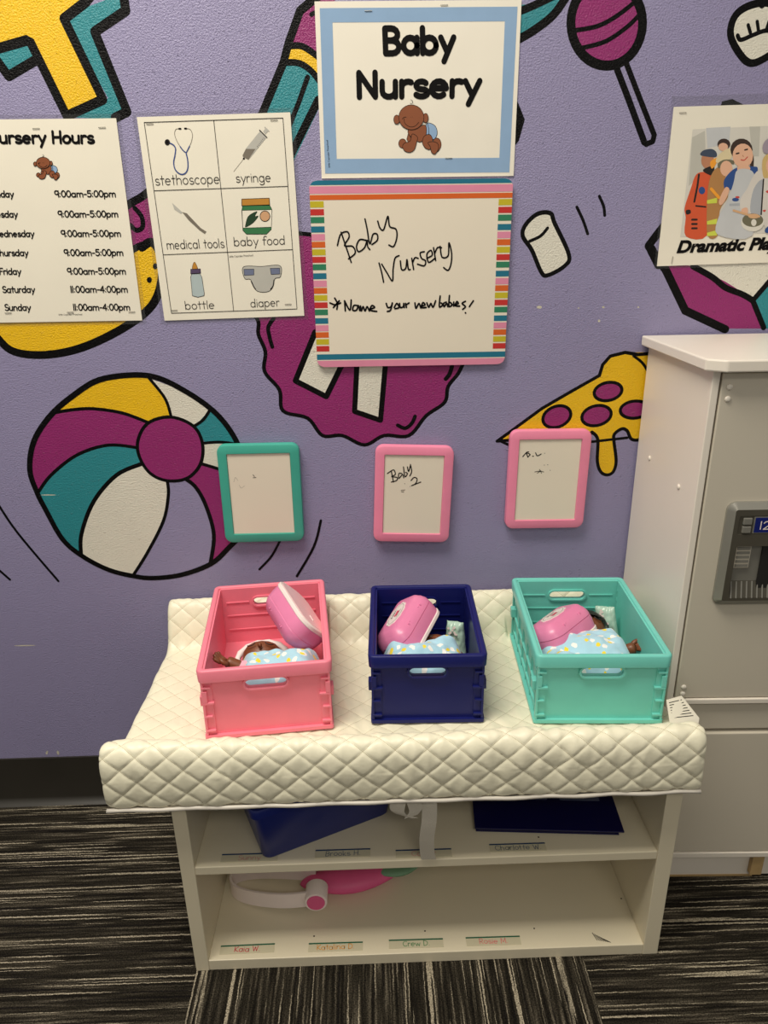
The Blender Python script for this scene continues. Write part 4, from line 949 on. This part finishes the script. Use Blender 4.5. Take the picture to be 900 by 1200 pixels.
ribbon(spline([(.068, -.37, .3385), (.069, -.389, .331), (.0685, -.396, .30), (.0655, -.392, .262), (.0665, -.387, .232), (.0690, -.384, .214)], False, 5), (1, 0, 0), .021, .0014, WEB, 'strap', pad, po)
ribbon(spline([(.030, -.37, .3385), (.026, -.392, .331), (.024, -.397, .318), (.034, -.395, .3065), (.043, -.393, .3045)], False, 5), (.85, 0, -.35), .022, .0016, WEB, 'strap_loop', pad, po)
ribbon(spline([(.044, -.372, .3385), (.046, -.390, .331), (.050, -.3955, .318), (.043, -.396, .306)], False, 5), (.85, -.05, .35), .020, .0016, WEB, 'strap_loop', pad, po)
mb = MB(); q = [onY(*p) for p in ((781, 821, -.318), (799, 816, -.310), (819.5, 842, -.330), (818.5, 848, -.335), (785, 848, -.342))]
q = [p - Vector(po) for p in q]; th = Vector((.0, .0008, .0006))
mb.add([p for p in q] + [p + th for p in q], [(0, 4, 3, 2, 1), (5, 6, 7, 8, 9)] + [(i, (i + 1) % 5, 5 + (i + 1) % 5, 5 + i) for i in range(5)], PAPER)
for i_ in range(7):
    f = .12 + i_ * .12; a = q[0].lerp(q[4], f * .9) ; b = q[1].lerp(q[2], f)
    a2, b2 = a.lerp(b, .12) - th * .4, a.lerp(b, .88) - th * .4; dn = (q[4] - q[0]).normalized() * .0006
    mb.add([a2 - dn, b2 - dn, b2 + dn, a2 + dn], [(0, 1, 2, 3)], INK_S)
mb.build('care_tag', pad, recalc=False)

# ------------------------------------------------------------------ crates
def crate(name_lab, m, cx, cy, rz, Wd, D, H, z=.3872):
    o = thing('storage_crate', name_lab, 'crate', (cx, cy, z), (0, 0, radians(rz)), 'collapsible crates on the changing pad')
    t = .0028; rimh = .0195; e = .0045
    mb = MB(); mb.plate(rrect(Wd - .002, D - .002, .004), [], 0, .0055, m, 'z'); mb.plate(rrect(Wd - .014, D - .014, .003), [], .0056, .0075, m, 'z'); mb.build('base', o)
    slot = lambda hw, hh, zc: rrect(hw * 2, hh * 2, hh * .98, 5, 0, zc)
    wi = Wd / 2 - .0055
    zc = H - .0292
    for s_, nm in ((-1, 'front_panel'), (1, 'back_panel')):
        y0 = s_ * (D / 2 - .0075); y1 = y0 - s_ * t
        mb = MB(); mb.plate([(-wi, .0058), (wi, .0058), (wi, H - .003), (-wi, H - .003)], [slot(Wd * .155, .0074, zc)], y0, y1, m)
        for zz in (H * .28, H * .52, H * .74):                                   # moulded ribs on the inside
            for xa, xb in (((-wi + .012, wi - .012),) if zz < H * .7 else ((-wi + .012, -Wd * .2), (Wd * .2, wi - .012))):
                mb.box((xa, y1, zz), (xb, y1 - s_ * .0016, zz + .0018), m)
        mb.box((-wi, y0 + s_ * .0018, .0058), (-wi + .012, y0, H - rimh), m); mb.box((wi - .012, y0 + s_ * .0018, .0058), (wi, y0, H - rimh), m)
        mb.build(nm, o)
        mb = MB()                                                                # raised collar of the hand hole
        a = slot(Wd * .155 + .0035, .0106, zc); b = slot(Wd * .155 + .0006, .0078, zc)
        ya, yb = y0 + s_ * .0052, y1 - s_ * .003
        mb.loft([[(x, ya, z_) for x, z_ in b], [(x, ya, z_) for x, z_ in a], [(x, yb, z_) for x, z_ in a], [(x, yb, z_) for x, z_ in b], [(x, ya, z_) for x, z_ in b]], m, False, False)
        mb.build('hand_hole_collar', o)
    di = D / 2 - .011
    for s_ in (-1, 1):
        x0 = s_ * (Wd / 2 - .0075); x1 = x0 - s_ * t
        hs = []
        for sy in (-1, 1):
            for za, zb in ((H * .34, H * .66), (H * .71, H * .82)):
                ya, yb = sorted((sy * (di - .005), sy * (di - .0015 - .0055 * 0 - .0)))
                hs.append([(ya - .0, za), (yb, za), (yb, zb), (ya, zb)])
        mb = MB(); mb.plate([(-di, .0058), (di, .0058), (di, H - .003), (-di, H - .003)], hs, x0, x1, m, 'x')
        for zz in (H * .16, H * .42, H * .68): mb.box((x0, -di + .008, zz), (x0 + s_ * .0032, di - .008, zz + .0022), m)
        for k in range(6):
            yy = -di + .012 + k * (2 * di - .024) / 5; mb.box((x0, yy - .001, .0058), (x0 + s_ * .0026, yy + .001, H - rimh), m)
        mb.build('side_panel', o)
        for sy in (-1, 1):                                                      # folding corner catches
            mb = MB(); yy = sy * (D / 2 - .0052)
            for zz, ww, hh in ((.012, .014, .003), (.036, .012, .003), (.058, .016, .0035), (.062, .007, .018), (.084, .013, .003)):
                zz *= H / .115; xa = s_ * (Wd / 2 - .0035); mb.box((xa, yy - sy * .004, zz), (xa - s_ * ww, yy + sy * .0035, zz + hh), m, .0005)
            mb.box((s_ * (Wd / 2 - .0065), yy - sy * .004, .0056), (s_ * (Wd / 2 - .003), yy + sy * .003, H - rimh + .001), m, .0006)
            mb.box((s_ * (Wd / 2 - .0075), sy * (D / 2 - .026), .050), (s_ * (Wd / 2 + .0016), sy * (D / 2 - .012), .066), m, .001)
            mb.build('corner_catch', o)
    mb = MB(); R = .009
    rings = [[(x, y, zz) for x, y in rrect(Wd - 2 * d, D - 2 * d, max(R - d, .004), 6)] for d, zz in ((0, H - rimh), (-.0008, H - .0025), (.0006, H - .0005), (.0016, H), (.0062, H), (.0074, H - .0012), (.0074, H - rimh + .007), (.0066, H - rimh))]
    mb.loft(rings + [rings[0]], m, False, False); mb.build('rim', o, auto=45)
    return o
crate('pink plastic crate at the left of the quilted pad, doll hand showing inside', CPINK, pk[0], pk[1], pk[2], pk[3], pk[4], .115)
crate('navy blue plastic crate standing on the quilted pad', CNAVY, bl[0], bl[1], bl[2], bl[3], bl[4], .115)
crate('mint green plastic crate standing on the quilted pad', CMINT, mt[0], mt[1], mt[2], mt[3], mt[4], .115)

# ------------------------------------------------------------------ wipes cases
def wipes_case(label, c, a, n_, L_=.122, Wd=.074, H=.050):
    a = Vector(a).normalized(); n_ = Vector(n_); n_ = (n_ - a * n_.dot(a)).normalized(); b = n_.cross(a)
    M = Matrix((a, b, n_)).transposed().to_4x4(); M.translation = Vector(c)
    o = thing('wipes_case', label, 'toy wipes case', group='toy wipes cases in the crates'); o.matrix_world = M
    o.location = c; o.rotation_euler = M.to_euler()
    R = .026
    lev = lambda zs, m, nm, c0=True, c1=True: (lambda mb: (mb.loft([[(x, y, z) for x, y in rrect(L_ - 2 * d, Wd - 2 * d, max(R - d, .006), 8)] for d, z in zs], m, c0, c1), mb.build(nm, o, auto=35))[1])(MB())
    lev([(.0015, 0), (0, .0015), (0, .006), (.0012, .0072)], CASEW, 'base')
    mb = MB(); mb.plate(rrect(L_ - .010, Wd - .010, R - .005, 8), [], -.0005, .0005, CASEP, 'z'); mb.box((.02, -.001, -.0012), (.034, .001, -.0004), CASEW); mb.build('bottom_plate', o)
    body = lev([(.0015, .0073), (.0012, .020), (.0022, .027)], CASE, 'body')
    lid = lev([(.0030, .0272), (.0022, .0285), (.0034, .034), (.0075, .041), (.0085, .0418), (.0092, .0425), (.0135, .0475), (.018, .0495), (.024, .0503)], CASE, 'lid')
    for sy in (-1, 1):
        mb = MB()
        for i_ in range(9):
            x = -.024 + i_ * .006; q = Vector((x, sy * (Wd / 2 - .0058 - .003 * sin(pi * i_ / 8)), .039)); mb.loft([[(q.x + r * cos(k), q.y + r * sin(k), q.z + h) for k in [2 * pi * j / 8 for j in range(8)]] for h, r in ((-.002, .0016), (.0008, .0014), (.0014, .0006))], CASE)
        mb.build('embossed_beads', lid)
    # oval badge with a scalloped edge
    mb = MB(); sc = [(.0300 * cos(t_) * (1 + .035 * cos(10 * t_)), .0145 * sin(t_) * (1 + .05 * cos(10 * t_))) for t_ in [2 * pi * k / 60 for k in range(60)]]
    mb.plate(sc, [], .0500, .0512, CASEW, 'z'); mb.M = Matrix.Rotation(radians(90), 4, 'X')
    f_ = lambda pts, w, m: mb.ink(pts, w, -.0514, m)
    f_(ell(0, 0, .0255, .0112, 32), .0005, INK, ) ; f_([(x * .0255, .0112 * y) for x, y in [(1, 0), (.98, -.2)]], .0005, INK)
    mb.poly(ell(-.004, .0016, .0042, .003, 14, 20), -.0515, RED); mb.poly(ell(.004, .0016, .0042, .003, 14, -20), -.0515, RED); mb.poly(ell(0, .001, .0018, .0018, 10), -.0516, RED)
    write(mb, 'baby', (-.011, -.0062), (.011, -.0062), (-.011, -.0028), .0007, -.0515, INK); f_([(-.010, .0052), (.010, .0052)], .0010, GREY)
    for i_ in range(len(mb.v)):
        x, y, z = mb.v[i_]
        if i_ >= 120: mb.v[i_] = (x, -y if False else y, abs(z))
    mb.build('badge', lid, recalc=False)
    return o
wipes_case('pink toy wipes case tipped over in the pink crate, pale underside showing', (-.1120, -.156, .5080), (.45, -.86, -.22), (-.72, -.20, -.64))
wipes_case('pink toy wipes case with its oval badge up, in the navy crate', (.065, -.157, .450), (.42, .86, .22), (-.62, .02, .78))
wipes_case('pink toy wipes case with its oval badge up, in the mint green crate', (.306, -.182, .444), (.70, .71, .02), (-.42, .26, .86))

# ------------------------------------------------------------------ dolls
def skinned(name, chains, m, par, sub=2):
    """chains: list of (points, radii, parent vertex index or None); one skin-modifier mesh, returned as plain mesh"""
    vs, es, rs = [], [], []
    for pts, rr, root in chains:
        prev = root
        for p, r in zip(pts, rr):
            vs.append(p); rs.append(r); i = len(vs) - 1
            if prev is not None: es.append((prev, i))
            prev = i
    me = bpy.data.meshes.new(name); me.from_pydata(vs, es, []); o = bpy.data.objects.new(name, me); COL.objects.link(o)
    sk = o.modifiers.new('skin', 'SKIN'); sk.use_smooth_shade = True
    for i, d in enumerate(me.skin_vertices[0].data): d.radius = (rs[i], rs[i]); d.use_root = (i == 0)
    ss = o.modifiers.new('sub', 'SUBSURF'); ss.levels = sub; ss.render_levels = sub
    bpy.context.view_layer.update()
    m2 = bpy.data.meshes.new_from_object(o.evaluated_get(bpy.context.evaluated_depsgraph_get())); bpy.data.objects.remove(o)
    m2.materials.clear(); m2.materials.append(m); m2.polygons.foreach_set('use_smooth', [True] * len(m2.polygons))
    ob = bpy.data.objects.new(name, m2); COL.objects.link(ob); ob.parent = par
    return ob
def hand_chain(w, d, up, side, base, s=1.0):
    """palm and five curled fingers continuing from vertex index base"""
    w, d, up, side = (Vector(v) for v in (w, d, up, side)); ch = []
    return ch
def doll(label, head, chest, pelvis, hands, knees, hair=None, group='baby dolls in the crates', hr=.037, face=None):
    head, chest, pelvis = Vector(head), Vector(chest), Vector(pelvis)
    o = thing('baby_doll', label, 'doll', tuple(pelvis), group=group)
    rel = lambda p: tuple(Vector(p) - pelvis)
    ax = (head - chest).normalized()
    neck = chest.lerp(head, .42)
    ch = [([rel(pelvis), rel(pelvis.lerp(chest, .5)), rel(chest), rel(neck)], [.021, .022, .021, .013], None)]
    ch.append(([rel(head - ax * hr * .55), rel(head), rel(head + ax * hr * .55)], [hr * .80, hr * 1.02, hr * .72], 3)); idx = 7
    fing = []; rom = [([rel(pelvis), rel(pelvis.lerp(chest, .5)), rel(chest), rel(chest.lerp(neck, .6))], [.0245, .0255, .0245, .016], None)]; ridx = 4
    for sgn, (elbow, wrist, fdir, fup) in zip((-1, 1), hands):
        elbow, wrist, fdir, fup = (Vector(v) for v in (elbow, wrist, fdir, fup)); fdir.normalize(); side = fdir.cross(fup).normalized()
        sh_ = chest.lerp(elbow, .28)
        palm = wrist + fdir * .011
        ch.append(([rel(sh_), rel(elbow), rel(wrist), rel(palm)], [.0115, .0110, .0095, .0115], 2)); pidx = idx + 3; idx += 4
        for k in range(4):
            off = side * (k - 1.5) * .0058; ln = (.013, .0155, .015, .012)[k]; cu = fup * (.35, .55, .7, .85)[k]
            p0 = palm + off * .5; p1 = palm + off + fdir * .007; p2 = p1 + (fdir + cu * .5) * ln * .5; p3 = p2 + (fdir * .5 + cu) * ln * .42; p4 = p3 + cu * ln * .12
            fing.append(([rel(p) for p in (p0, p1, p2, p3, p4)], [.0030, .0034, .0032, .0027, .0012]))
        p1 = wrist + fdir * .004 - side * .006; p2 = p1 - side * .007 + fdir * .007 + fup * .002; p3 = p2 + fdir * .007 + fup * .004; fing.append(([rel(p) for p in (p1, p2, p3)], [.0042, .0038, .0018]))
        rom.append(([rel(sh_), rel(elbow), rel(wrist.lerp(elbow, .22))], [.0145, .0140, .0118], 2)); ridx += 3
    for sgn, (knee, foot) in zip((-1, 1), knees):
        hip = pelvis.lerp(Vector(knee), .25)
        ch.append(([rel(hip), rel(knee), rel(foot)], [.016, .0125, .0105], 0)); idx += 3
        rom.append(([rel(hip), rel(knee), rel(Vector(knee).lerp(Vector(foot), .6))], [.018, .0150, .0130], 0)); ridx += 3
    bo = skinned('body', ch, SKIN, o)
    for pts, rr in fing:
        mb = MB(); mb.tube(pts, rr, SKIN, 8); to_ = mb.build('tmp', smooth=True); bm = bmesh.new(); bm.from_mesh(bo.data); bm.from_mesh(to_.data); bm.to_mesh(bo.data); bm.free(); bpy.data.objects.remove(to_)
    skinned('romper', rom, ROMP, o, 2)
    # face: closed eyes, nose, mouth, ears
    fz = Vector(face or (0, -.25, 1)).normalized(); fz = (fz - ax * fz.dot(ax)).normalized(); fx = ax.cross(fz).normalized()
    on = lambda x, y, k=1.0: head + (fx * x + ax * y + fz * sqrt(max(.02, 1 - x * x - y * y))) * hr * k - pelvis
    mb = MB()
    for sx in (-1, 1): mb.tube([on(sx * (.38 + .16 * cos(t_)), -.06 - .09 * sin(t_), 1.0) for t_ in [pi * k / 6 for k in range(7)]], .0009, HAIR, 6)
    mb.tube([on(.2 * cos(t_), -.48 - .08 * sin(t_), 1.0) for t_ in [pi * k / 6 for k in range(7)]], .0010, RED, 6); mb.build('painted_face', o)
    mb = MB(); mb.tube([on(0, -.2, .96), on(0, -.24, 1.08), on(0, -.28, .98)], [.003, .0036, .003], SKIN, 8); mb.build('nose', o, smooth=True)
    for sx in (-1, 1):
        mb = MB(); c_ = head + fx * sx * hr * .98 - ax * .1 * hr - pelvis; mb.tube([c_ + ax * .007, c_ + fx * sx * .003 + ax * .003, c_ + fx * sx * .003 - ax * .003, c_ - ax * .007], [.003, .0045, .0042, .0026], SKIN, 8); mb.build('ear', o, smooth=True)
    return o, head, ax, fx, fz
# pink crate
d1 = doll('brown baby doll in the pink crate, one hand raised, blanket over its chest', (-.181, -.184, .4350), (-.178, -.238, .423), (-.176, -.277, .420),
     [((-.198, -.238, .450), (-.2180, -.2365, .4600), (-1, .15, .30), (.25, .25, 1)), ((-.140, -.245, .425), (-.118, -.255, .42), (1, -.2, .1), (0, 0, 1))],
     [((-.205, -.285, .416), (-.190, -.270, .407)), ((-.146, -.288, .414), (-.160, -.272, .407))], hr=.0375)
o, hd, ax, fx, fz = d1
mb = MB(); pv = o.location
cc = hd - Vector(pv)
mb.tube([cc + (fx * -1 * cos(t_) * .96 - ax * .05 + fz * sin(t_) * .0) * .042 + ax * .038 * sin(t_) for t_ in [pi * k / 14 - .25 for k in range(15)]], [.0045 + .0012 * (k % 2) for k in range(15)], FRILL, 8)
mb.build('bonnet_frill', o, smooth=True)
# navy crate
doll('brown baby doll in the navy crate, mostly hidden under the wipes case', (.100, -.168, .4300), (.088, -.215, .417), (.082, -.254, .416),
     [((.055, -.225, .418), (.040, -.238, .42), (-1, -.2, .1), (0, 0, 1)), ((.120, -.225, .418), (.128, -.246, .42), (.4, -1, .1), (0, 0, 1))],
     [((.052, -.266, .414), (.066, -.262, .405)), ((.112, -.268, .414), (.098, -.262, .405))], hr=.036)
# mint crate
d3 = doll('dark-haired brown baby doll in the mint green crate, fingers showing past its blanket', (.358, -.124, .4310), (.352, -.176, .419), (.345, -.216, .417),
     [((.315, -.19, .418), (.298, -.205, .418), (-1, -.2, .1), (0, 0, 1)), ((.385, -.199, .430), (.4000, -.2085, .4470), (1, -.15, .30), (-.2, 0, 1))],
     [((.312, -.236, .414), (.326, -.228, .405)), ((.370, -.245, .414), (.352, -.236, .405))], hr=.036)
o, hd, ax, fx, fz = d3
mb = MB(); cc = hd - Vector(o.location); loops = []
for i in range(7):
    ph_ = radians(4 + i * 14); r = .0372 * cos(ph_)
    loops.append([cc + ax * (.0372 * sin(ph_) - .001) + (fx * cos(k) + fz * sin(k)) * r * (1 + .05 * noise.noise((3 * cos(k), 3 * sin(k), i))) for k in [2 * pi * j / 20 for j in range(20)]])
mb.loft(loops, HAIR, False, True); mb.build('hair', o, smooth=True)

# ------------------------------------------------------------------ blankets
def blanket(label, pose, cx, cy, rz, a, b, ztop, folds, seed, zf=.3955, back=.9):
    o = thing('baby_blanket', label, 'blanket', (cx, cy, zf), (0, 0, radians(rz)), 'blue printed blankets in the crates')
    N1, N2 = 64, 56; vs = []; uv = []
    H = ztop - zf
    def pt(u, v):
        wob = 1 + .05 * noise.noise((u * 2, v * 2, seed)); x = a * u * wob; y = b * v * wob
        e = max(abs(u), abs(v)); edge = 1 - max(0, (max(abs(u) ** 1.0, (abs(v) if v < 0 else abs(v) * back)) - .55) / .45) ** 2.2
        edge = max(0, edge)
        f = 0
        for (fx_, fy_, k, amp, phs) in folds: f += amp * sin(k * (fx_ * u + fy_ * v) + phs + 1.5 * noise.noise((u * 1.6, v * 1.6, seed + 3)))
        z = H * edge * (.86 + .14 * noise.noise((u * 1.3 + 5, v * 1.3, seed))) + f * (.25 + .75 * edge) + .003 * noise.noise((u * 6, v * 6, seed))
        ra = radians(rz); wx, wy = cx + x * cos(ra) - y * sin(ra) - pose[0], cy + x * sin(ra) + y * cos(ra) - pose[1]; pa = radians(pose[2])
        lx, ly = wx * cos(pa) + wy * sin(pa), -wx * sin(pa) + wy * cos(pa); hx_, hy_ = pose[3] / 2 - .0155, pose[4] / 2 - .0170
        lx, ly = max(-hx_, min(hx_, lx)), max(-hy_, min(hy_, ly))
        wx, wy = lx * cos(pa) - ly * sin(pa) + pose[0] - cx, lx * sin(pa) + ly * cos(pa) + pose[1] - cy
        x, y = wx * cos(ra) + wy * sin(ra), -wx * sin(ra) + wy * cos(ra)
        return (x, y, max(z, .0006 + .0005 * noise.noise((u * 9, v * 9, 1)) + .001))
    for i in range(N1 + 1):
        for j in range(N2 + 1):
            u, v = -1 + 2 * i / N1, -1 + 2 * j / N2; vs.append(pt(u, v)); uv.append((u * a * 1.5, v * b * 1.5))
    fs = [(i * (N2 + 1) + j, (i + 1) * (N2 + 1) + j, (i + 1) * (N2 + 1) + j + 1, i * (N2 + 1) + j + 1) for i in range(N1) for j in range(N2)]
    mb = MB(); mb.add(vs, fs, FLANNEL); ob = mb.build('cloth', o, smooth=True, recalc=False)
    ul = ob.data.uv_layers.new(name='UVMap')
    for lp in ob.data.loops: ul.data[lp.index].uv = uv[lp.vertex_index]
    so = ob.modifiers.new('thickness', 'SOLIDIFY'); so.thickness = .0014; so.offset = 1
    mb = MB(); mb.tube([Vector(pt(-1 + 2 * i / 60, .985)) + Vector((0, .0008, .001)) for i in range(61)], .0018, HEM, 6); mb.tube([Vector(pt(-.985, -1 + 2 * i / 60)) + Vector((0, 0, .001)) for i in range(61)], .0018, HEM, 6); mb.build('stitched_hem', o, smooth=True)
    return o
blanket('pale blue blanket printed with clouds and stars, in the pink crate', pk, -.144, -.2540, 5.5, .069, .050, .486, [(1, .5, 5, .003, 0), (-.4, 1, 6, .003, 1)], 1.0)
blanket('pale blue blanket bunched below the wipes case in the navy crate', bl, .0745, -.2390, -1.5, .072, .049, .483, [(1, -.6, 6, .003, 2.2), (.5, 1, 7, .003, .5)], 5.0)
blanket('pale blue blanket spread over the doll in the mint green crate', mt, .322, -.2400, -1.5, .080, .062, .489, [(1, .8, 6, .004, 1), (.3, 1, 5, .004, 0)], 9.0)

# ------------------------------------------------------------------ film packets
def packet(label, c, rot, w, h, seed):
    o = thing('film_packet', label, 'packet', c, rot, 'mint film packets in the crates')
    N = 22; vs = []
    for sd in (1, -1):
        for i in range(N + 1):
            for j in range(N + 1):
                u, v = -1 + 2 * i / N, -1 + 2 * j / N
                puff = (1 - u ** 4) * (1 - v ** 4); tp = 1 - .28 * (v + 1) / 2
                y = sd * (.0008 + .009 * puff ** .7) + .005 * noise.noise((u * 1.8, v * 1.8, seed)) + .003 * noise.noise((u * 4, v * 4, seed + sd * puff))
                vs.append((u * w / 2 * tp, y, (v + 1) * h / 2))
    n = N + 1; fs = []
    for k in range(2):
        for i in range(N):
            for j in range(N):
                f = [k * n * n + i * n + j, k * n * n + (i + 1) * n + j, k * n * n + (i + 1) * n + j + 1, k * n * n + i * n + j + 1]; fs.append(f if k else f[::-1])
    bo = [i * n for i in range(n)] + [N * n + j for j in range(1, n)] + [i * n + N for i in range(N - 1, -1, -1)] + [j for j in range(N - 1, 0, -1)]
    for a, b in zip(bo, bo[1:] + bo[:1]): fs.append([a, b, n * n + b, n * n + a])
    mb = MB(); mb.add(vs, fs, FOIL); ob = mb.build('pouch', o, smooth=True)
    mb = MB(); rnd = random.Random(int(seed))
    for k in range(16):
        u, v = rnd.uniform(-.55, .35), rnd.uniform(.15, .85); puff = (1 - u ** 4) * (1 - v ** 4); tp = 1 - .28 * (v + 1) / 2
        y = -(.0008 + .009 * puff ** .7) + .005 * noise.noise((u * 1.8, v * 1.8, seed)) - .0022
        mb.add([(u * w / 2 * tp + .0022 * cos(q), y, (v + 1) * h / 2 + .0022 * sin(q)) for q in [2 * pi * j / 6 for j in range(6)]], [tuple(range(6))], CASEW)
    mb.build('printed_dots', o, recalc=False)
    return o
packet('mint green film packet standing against the side of the navy crate', (.1330, -.150, .397), (radians(-8), radians(-4), radians(-25)), .040, .070, 3.)
packet('mint green film packet tucked behind the blanket in the mint green crate', (.398, -.120, .397), (radians(-8), radians(-10), radians(-30)), .044, .072, 8.)

# ------------------------------------------------------------------ things on the shelf boards
# blue bin turned cornerwise
c0 = onZ(309, 1012, .2106); ang = math.atan2(.086, .188)
bn = thing('storage_bin', 'blue plastic bin turned cornerwise under the pad on the upper shelf', 'bin', (c0.x + .001, c0.y + .004, .2106), (0, 0, ang))
mb = MB(); LB, DB, HB = .205, .125, .106
def rr4(d, z, r=.012): return [(LB / 2 + x, DB / 2 + y, z) for x, y in rrect(LB + 2 * d, DB + 2 * d, r, 5)]
mb.loft([rr4(-.002, 0), rr4(0, .003), rr4(.010, HB - .012), rr4(.011, HB), rr4(.0085, HB), rr4(.0078, HB - .010), rr4(-.0025, .005)], BIN, True, True); mb.build('body', bn, auto=45)
mb = MB(); rings = [rr4(.0098, HB - .014), rr4(.015, HB - .014), rr4(.0155, HB - .002), rr4(.014, HB + .001), rr4(.0112, HB + .001)]; mb.loft(rings, BIN, False, False); mb.build('rim', bn, auto=45)
mb = MB(); mb.box((-.0125, .035, HB - .036), (-.004, .09, HB - .014), BIN, .002); mb.build('handle', bn)
# navy binder
q = [onZ(*p, .222) for p in ((556.5, 970), (732, 974.5), (719, 937))]
ang = math.atan2(q[1].y - q[0].y, q[1].x - q[0].x); wd = (q[1] - q[0]).length; dp = .215
bd = thing('binder', 'dark navy binder lying flat on the upper shelf, right of the hanging strap', 'binder', (q[0].x, q[0].y, .2104), (0, 0, ang))
mb = MB(); mb.box((0.002, .004, 0), (wd - .006, dp, .0022), BINDER, .0008); mb.box((0, 0, .0088), (wd, dp, .0112), BINDER, .0008); mb.box((0.002, dp - .002, .0005), (wd - .004, dp + .0008, .011), BINDER, .0006); mb.build('cover', bd)
mb = MB(); mb.box((.006, .008, .0023), (wd - .010, dp - .003, .0086), PAPER); mb.build('pages', bd)
STK = mat('grey_blue_sticker', (96, 104, 132), .4)
for xa, xb in ((.057, .118), (.138, .20)):
    mb = MB(); mb.box((xa, .062, .0112), (xb, .12, .0117), STK); mb.build('label_sticker', bd)
# looped toy on the bottom board
ty = thing('looped_toy', 'pink toy with white looped handle and green tip on the bottom shelf', 'toy', (-.10, -.26, .0206))
to_ = Vector((-.10, -.26, .0206)); Hb = .030
path = spline([(-.110, -.300), (-.16, -.299), (-.21, -.288), (-.245, -.272), (-.257, -.252), (-.245, -.236), (-.21, -.234), (-.16, -.242), (-.112, -.252)], False, 6)
mb = MB(); loops = []
for i, (x, y) in enumerate(path):
    p1, p2 = Vector(path[max(i - 1, 0)]), Vector(path[min(i + 1, len(path) - 1)]); t_ = (p2 - p1).normalized(); n_ = Vector((-t_.y, t_.x)) * .0018
    z0 = .001 + .012 * max(0, min(1, (x + .24) / .12)); b = Vector((x, y))
    loops.append([(b.x - n_.x - to_.x, b.y - n_.y - to_.y, z0), (b.x + n_.x - to_.x, b.y + n_.y - to_.y, z0), (b.x + n_.x - to_.x, b.y + n_.y - to_.y, z0 + Hb), (b.x - n_.x - to_.x, b.y - n_.y - to_.y, z0 + Hb)])
mb.loft(loops, CASEW); mb.build('loop_handle', ty, auto=40)
mb = MB(); hx, hz = -.108 - to_.x, .0320
def disc(y0, y1, r, m): mb.loft([[(hx + rr * cos(k), y - to_.y, hz + rr * sin(k)) for k in [2 * pi * j / 24 for j in range(24)]] for y, rr in ((y0, r * .96), (y0 + .001, r), (y1, r))], m)
disc(-.312, -.282, .0185, CASEW); mb.build('hinge', ty, auto=40)
mb = MB(); disc(-.3135, -.3119, .0148, TOYP); mb.build('hinge_cap', ty, auto=40)
def leaf(cx, cy, a, b, h, z, m, nm, rot=0, tip=1.0):
    mb = MB(); loops = []
    for k in range(-6, 7):
        ph_ = k / 6 * pi / 2; r = cos(ph_); z_ = z + h / 2 * sin(ph_)
        lp = []
        for j in range(28):
            t_ = 2 * pi * j / 28; x = a * cos(t_) * (abs(cos(t_)) ** .0); y = b * sin(t_) * (1 - .45 * tip * cos(t_) ** 2)
            x, y = x * max(r, .02), y * max(r, .02); lp.append((cx + x * cos(rot) - y * sin(rot) - to_.x, cy + x * sin(rot) + y * cos(rot) - to_.y, z_))
        loops.append(lp)
    mb.loft(loops, m); return mb.build(nm, ty, smooth=True)
leaf(-.052, -.250, .088, .032, .034, .0178, TOYP, 'body', .14); leaf(.032, -.243, .040, .017, .014, .026, TOYG, 'leaf_tip', .26); leaf(.030, -.230, .045, .014, .010, .034, TOYG, 'leaf_tip', .08)
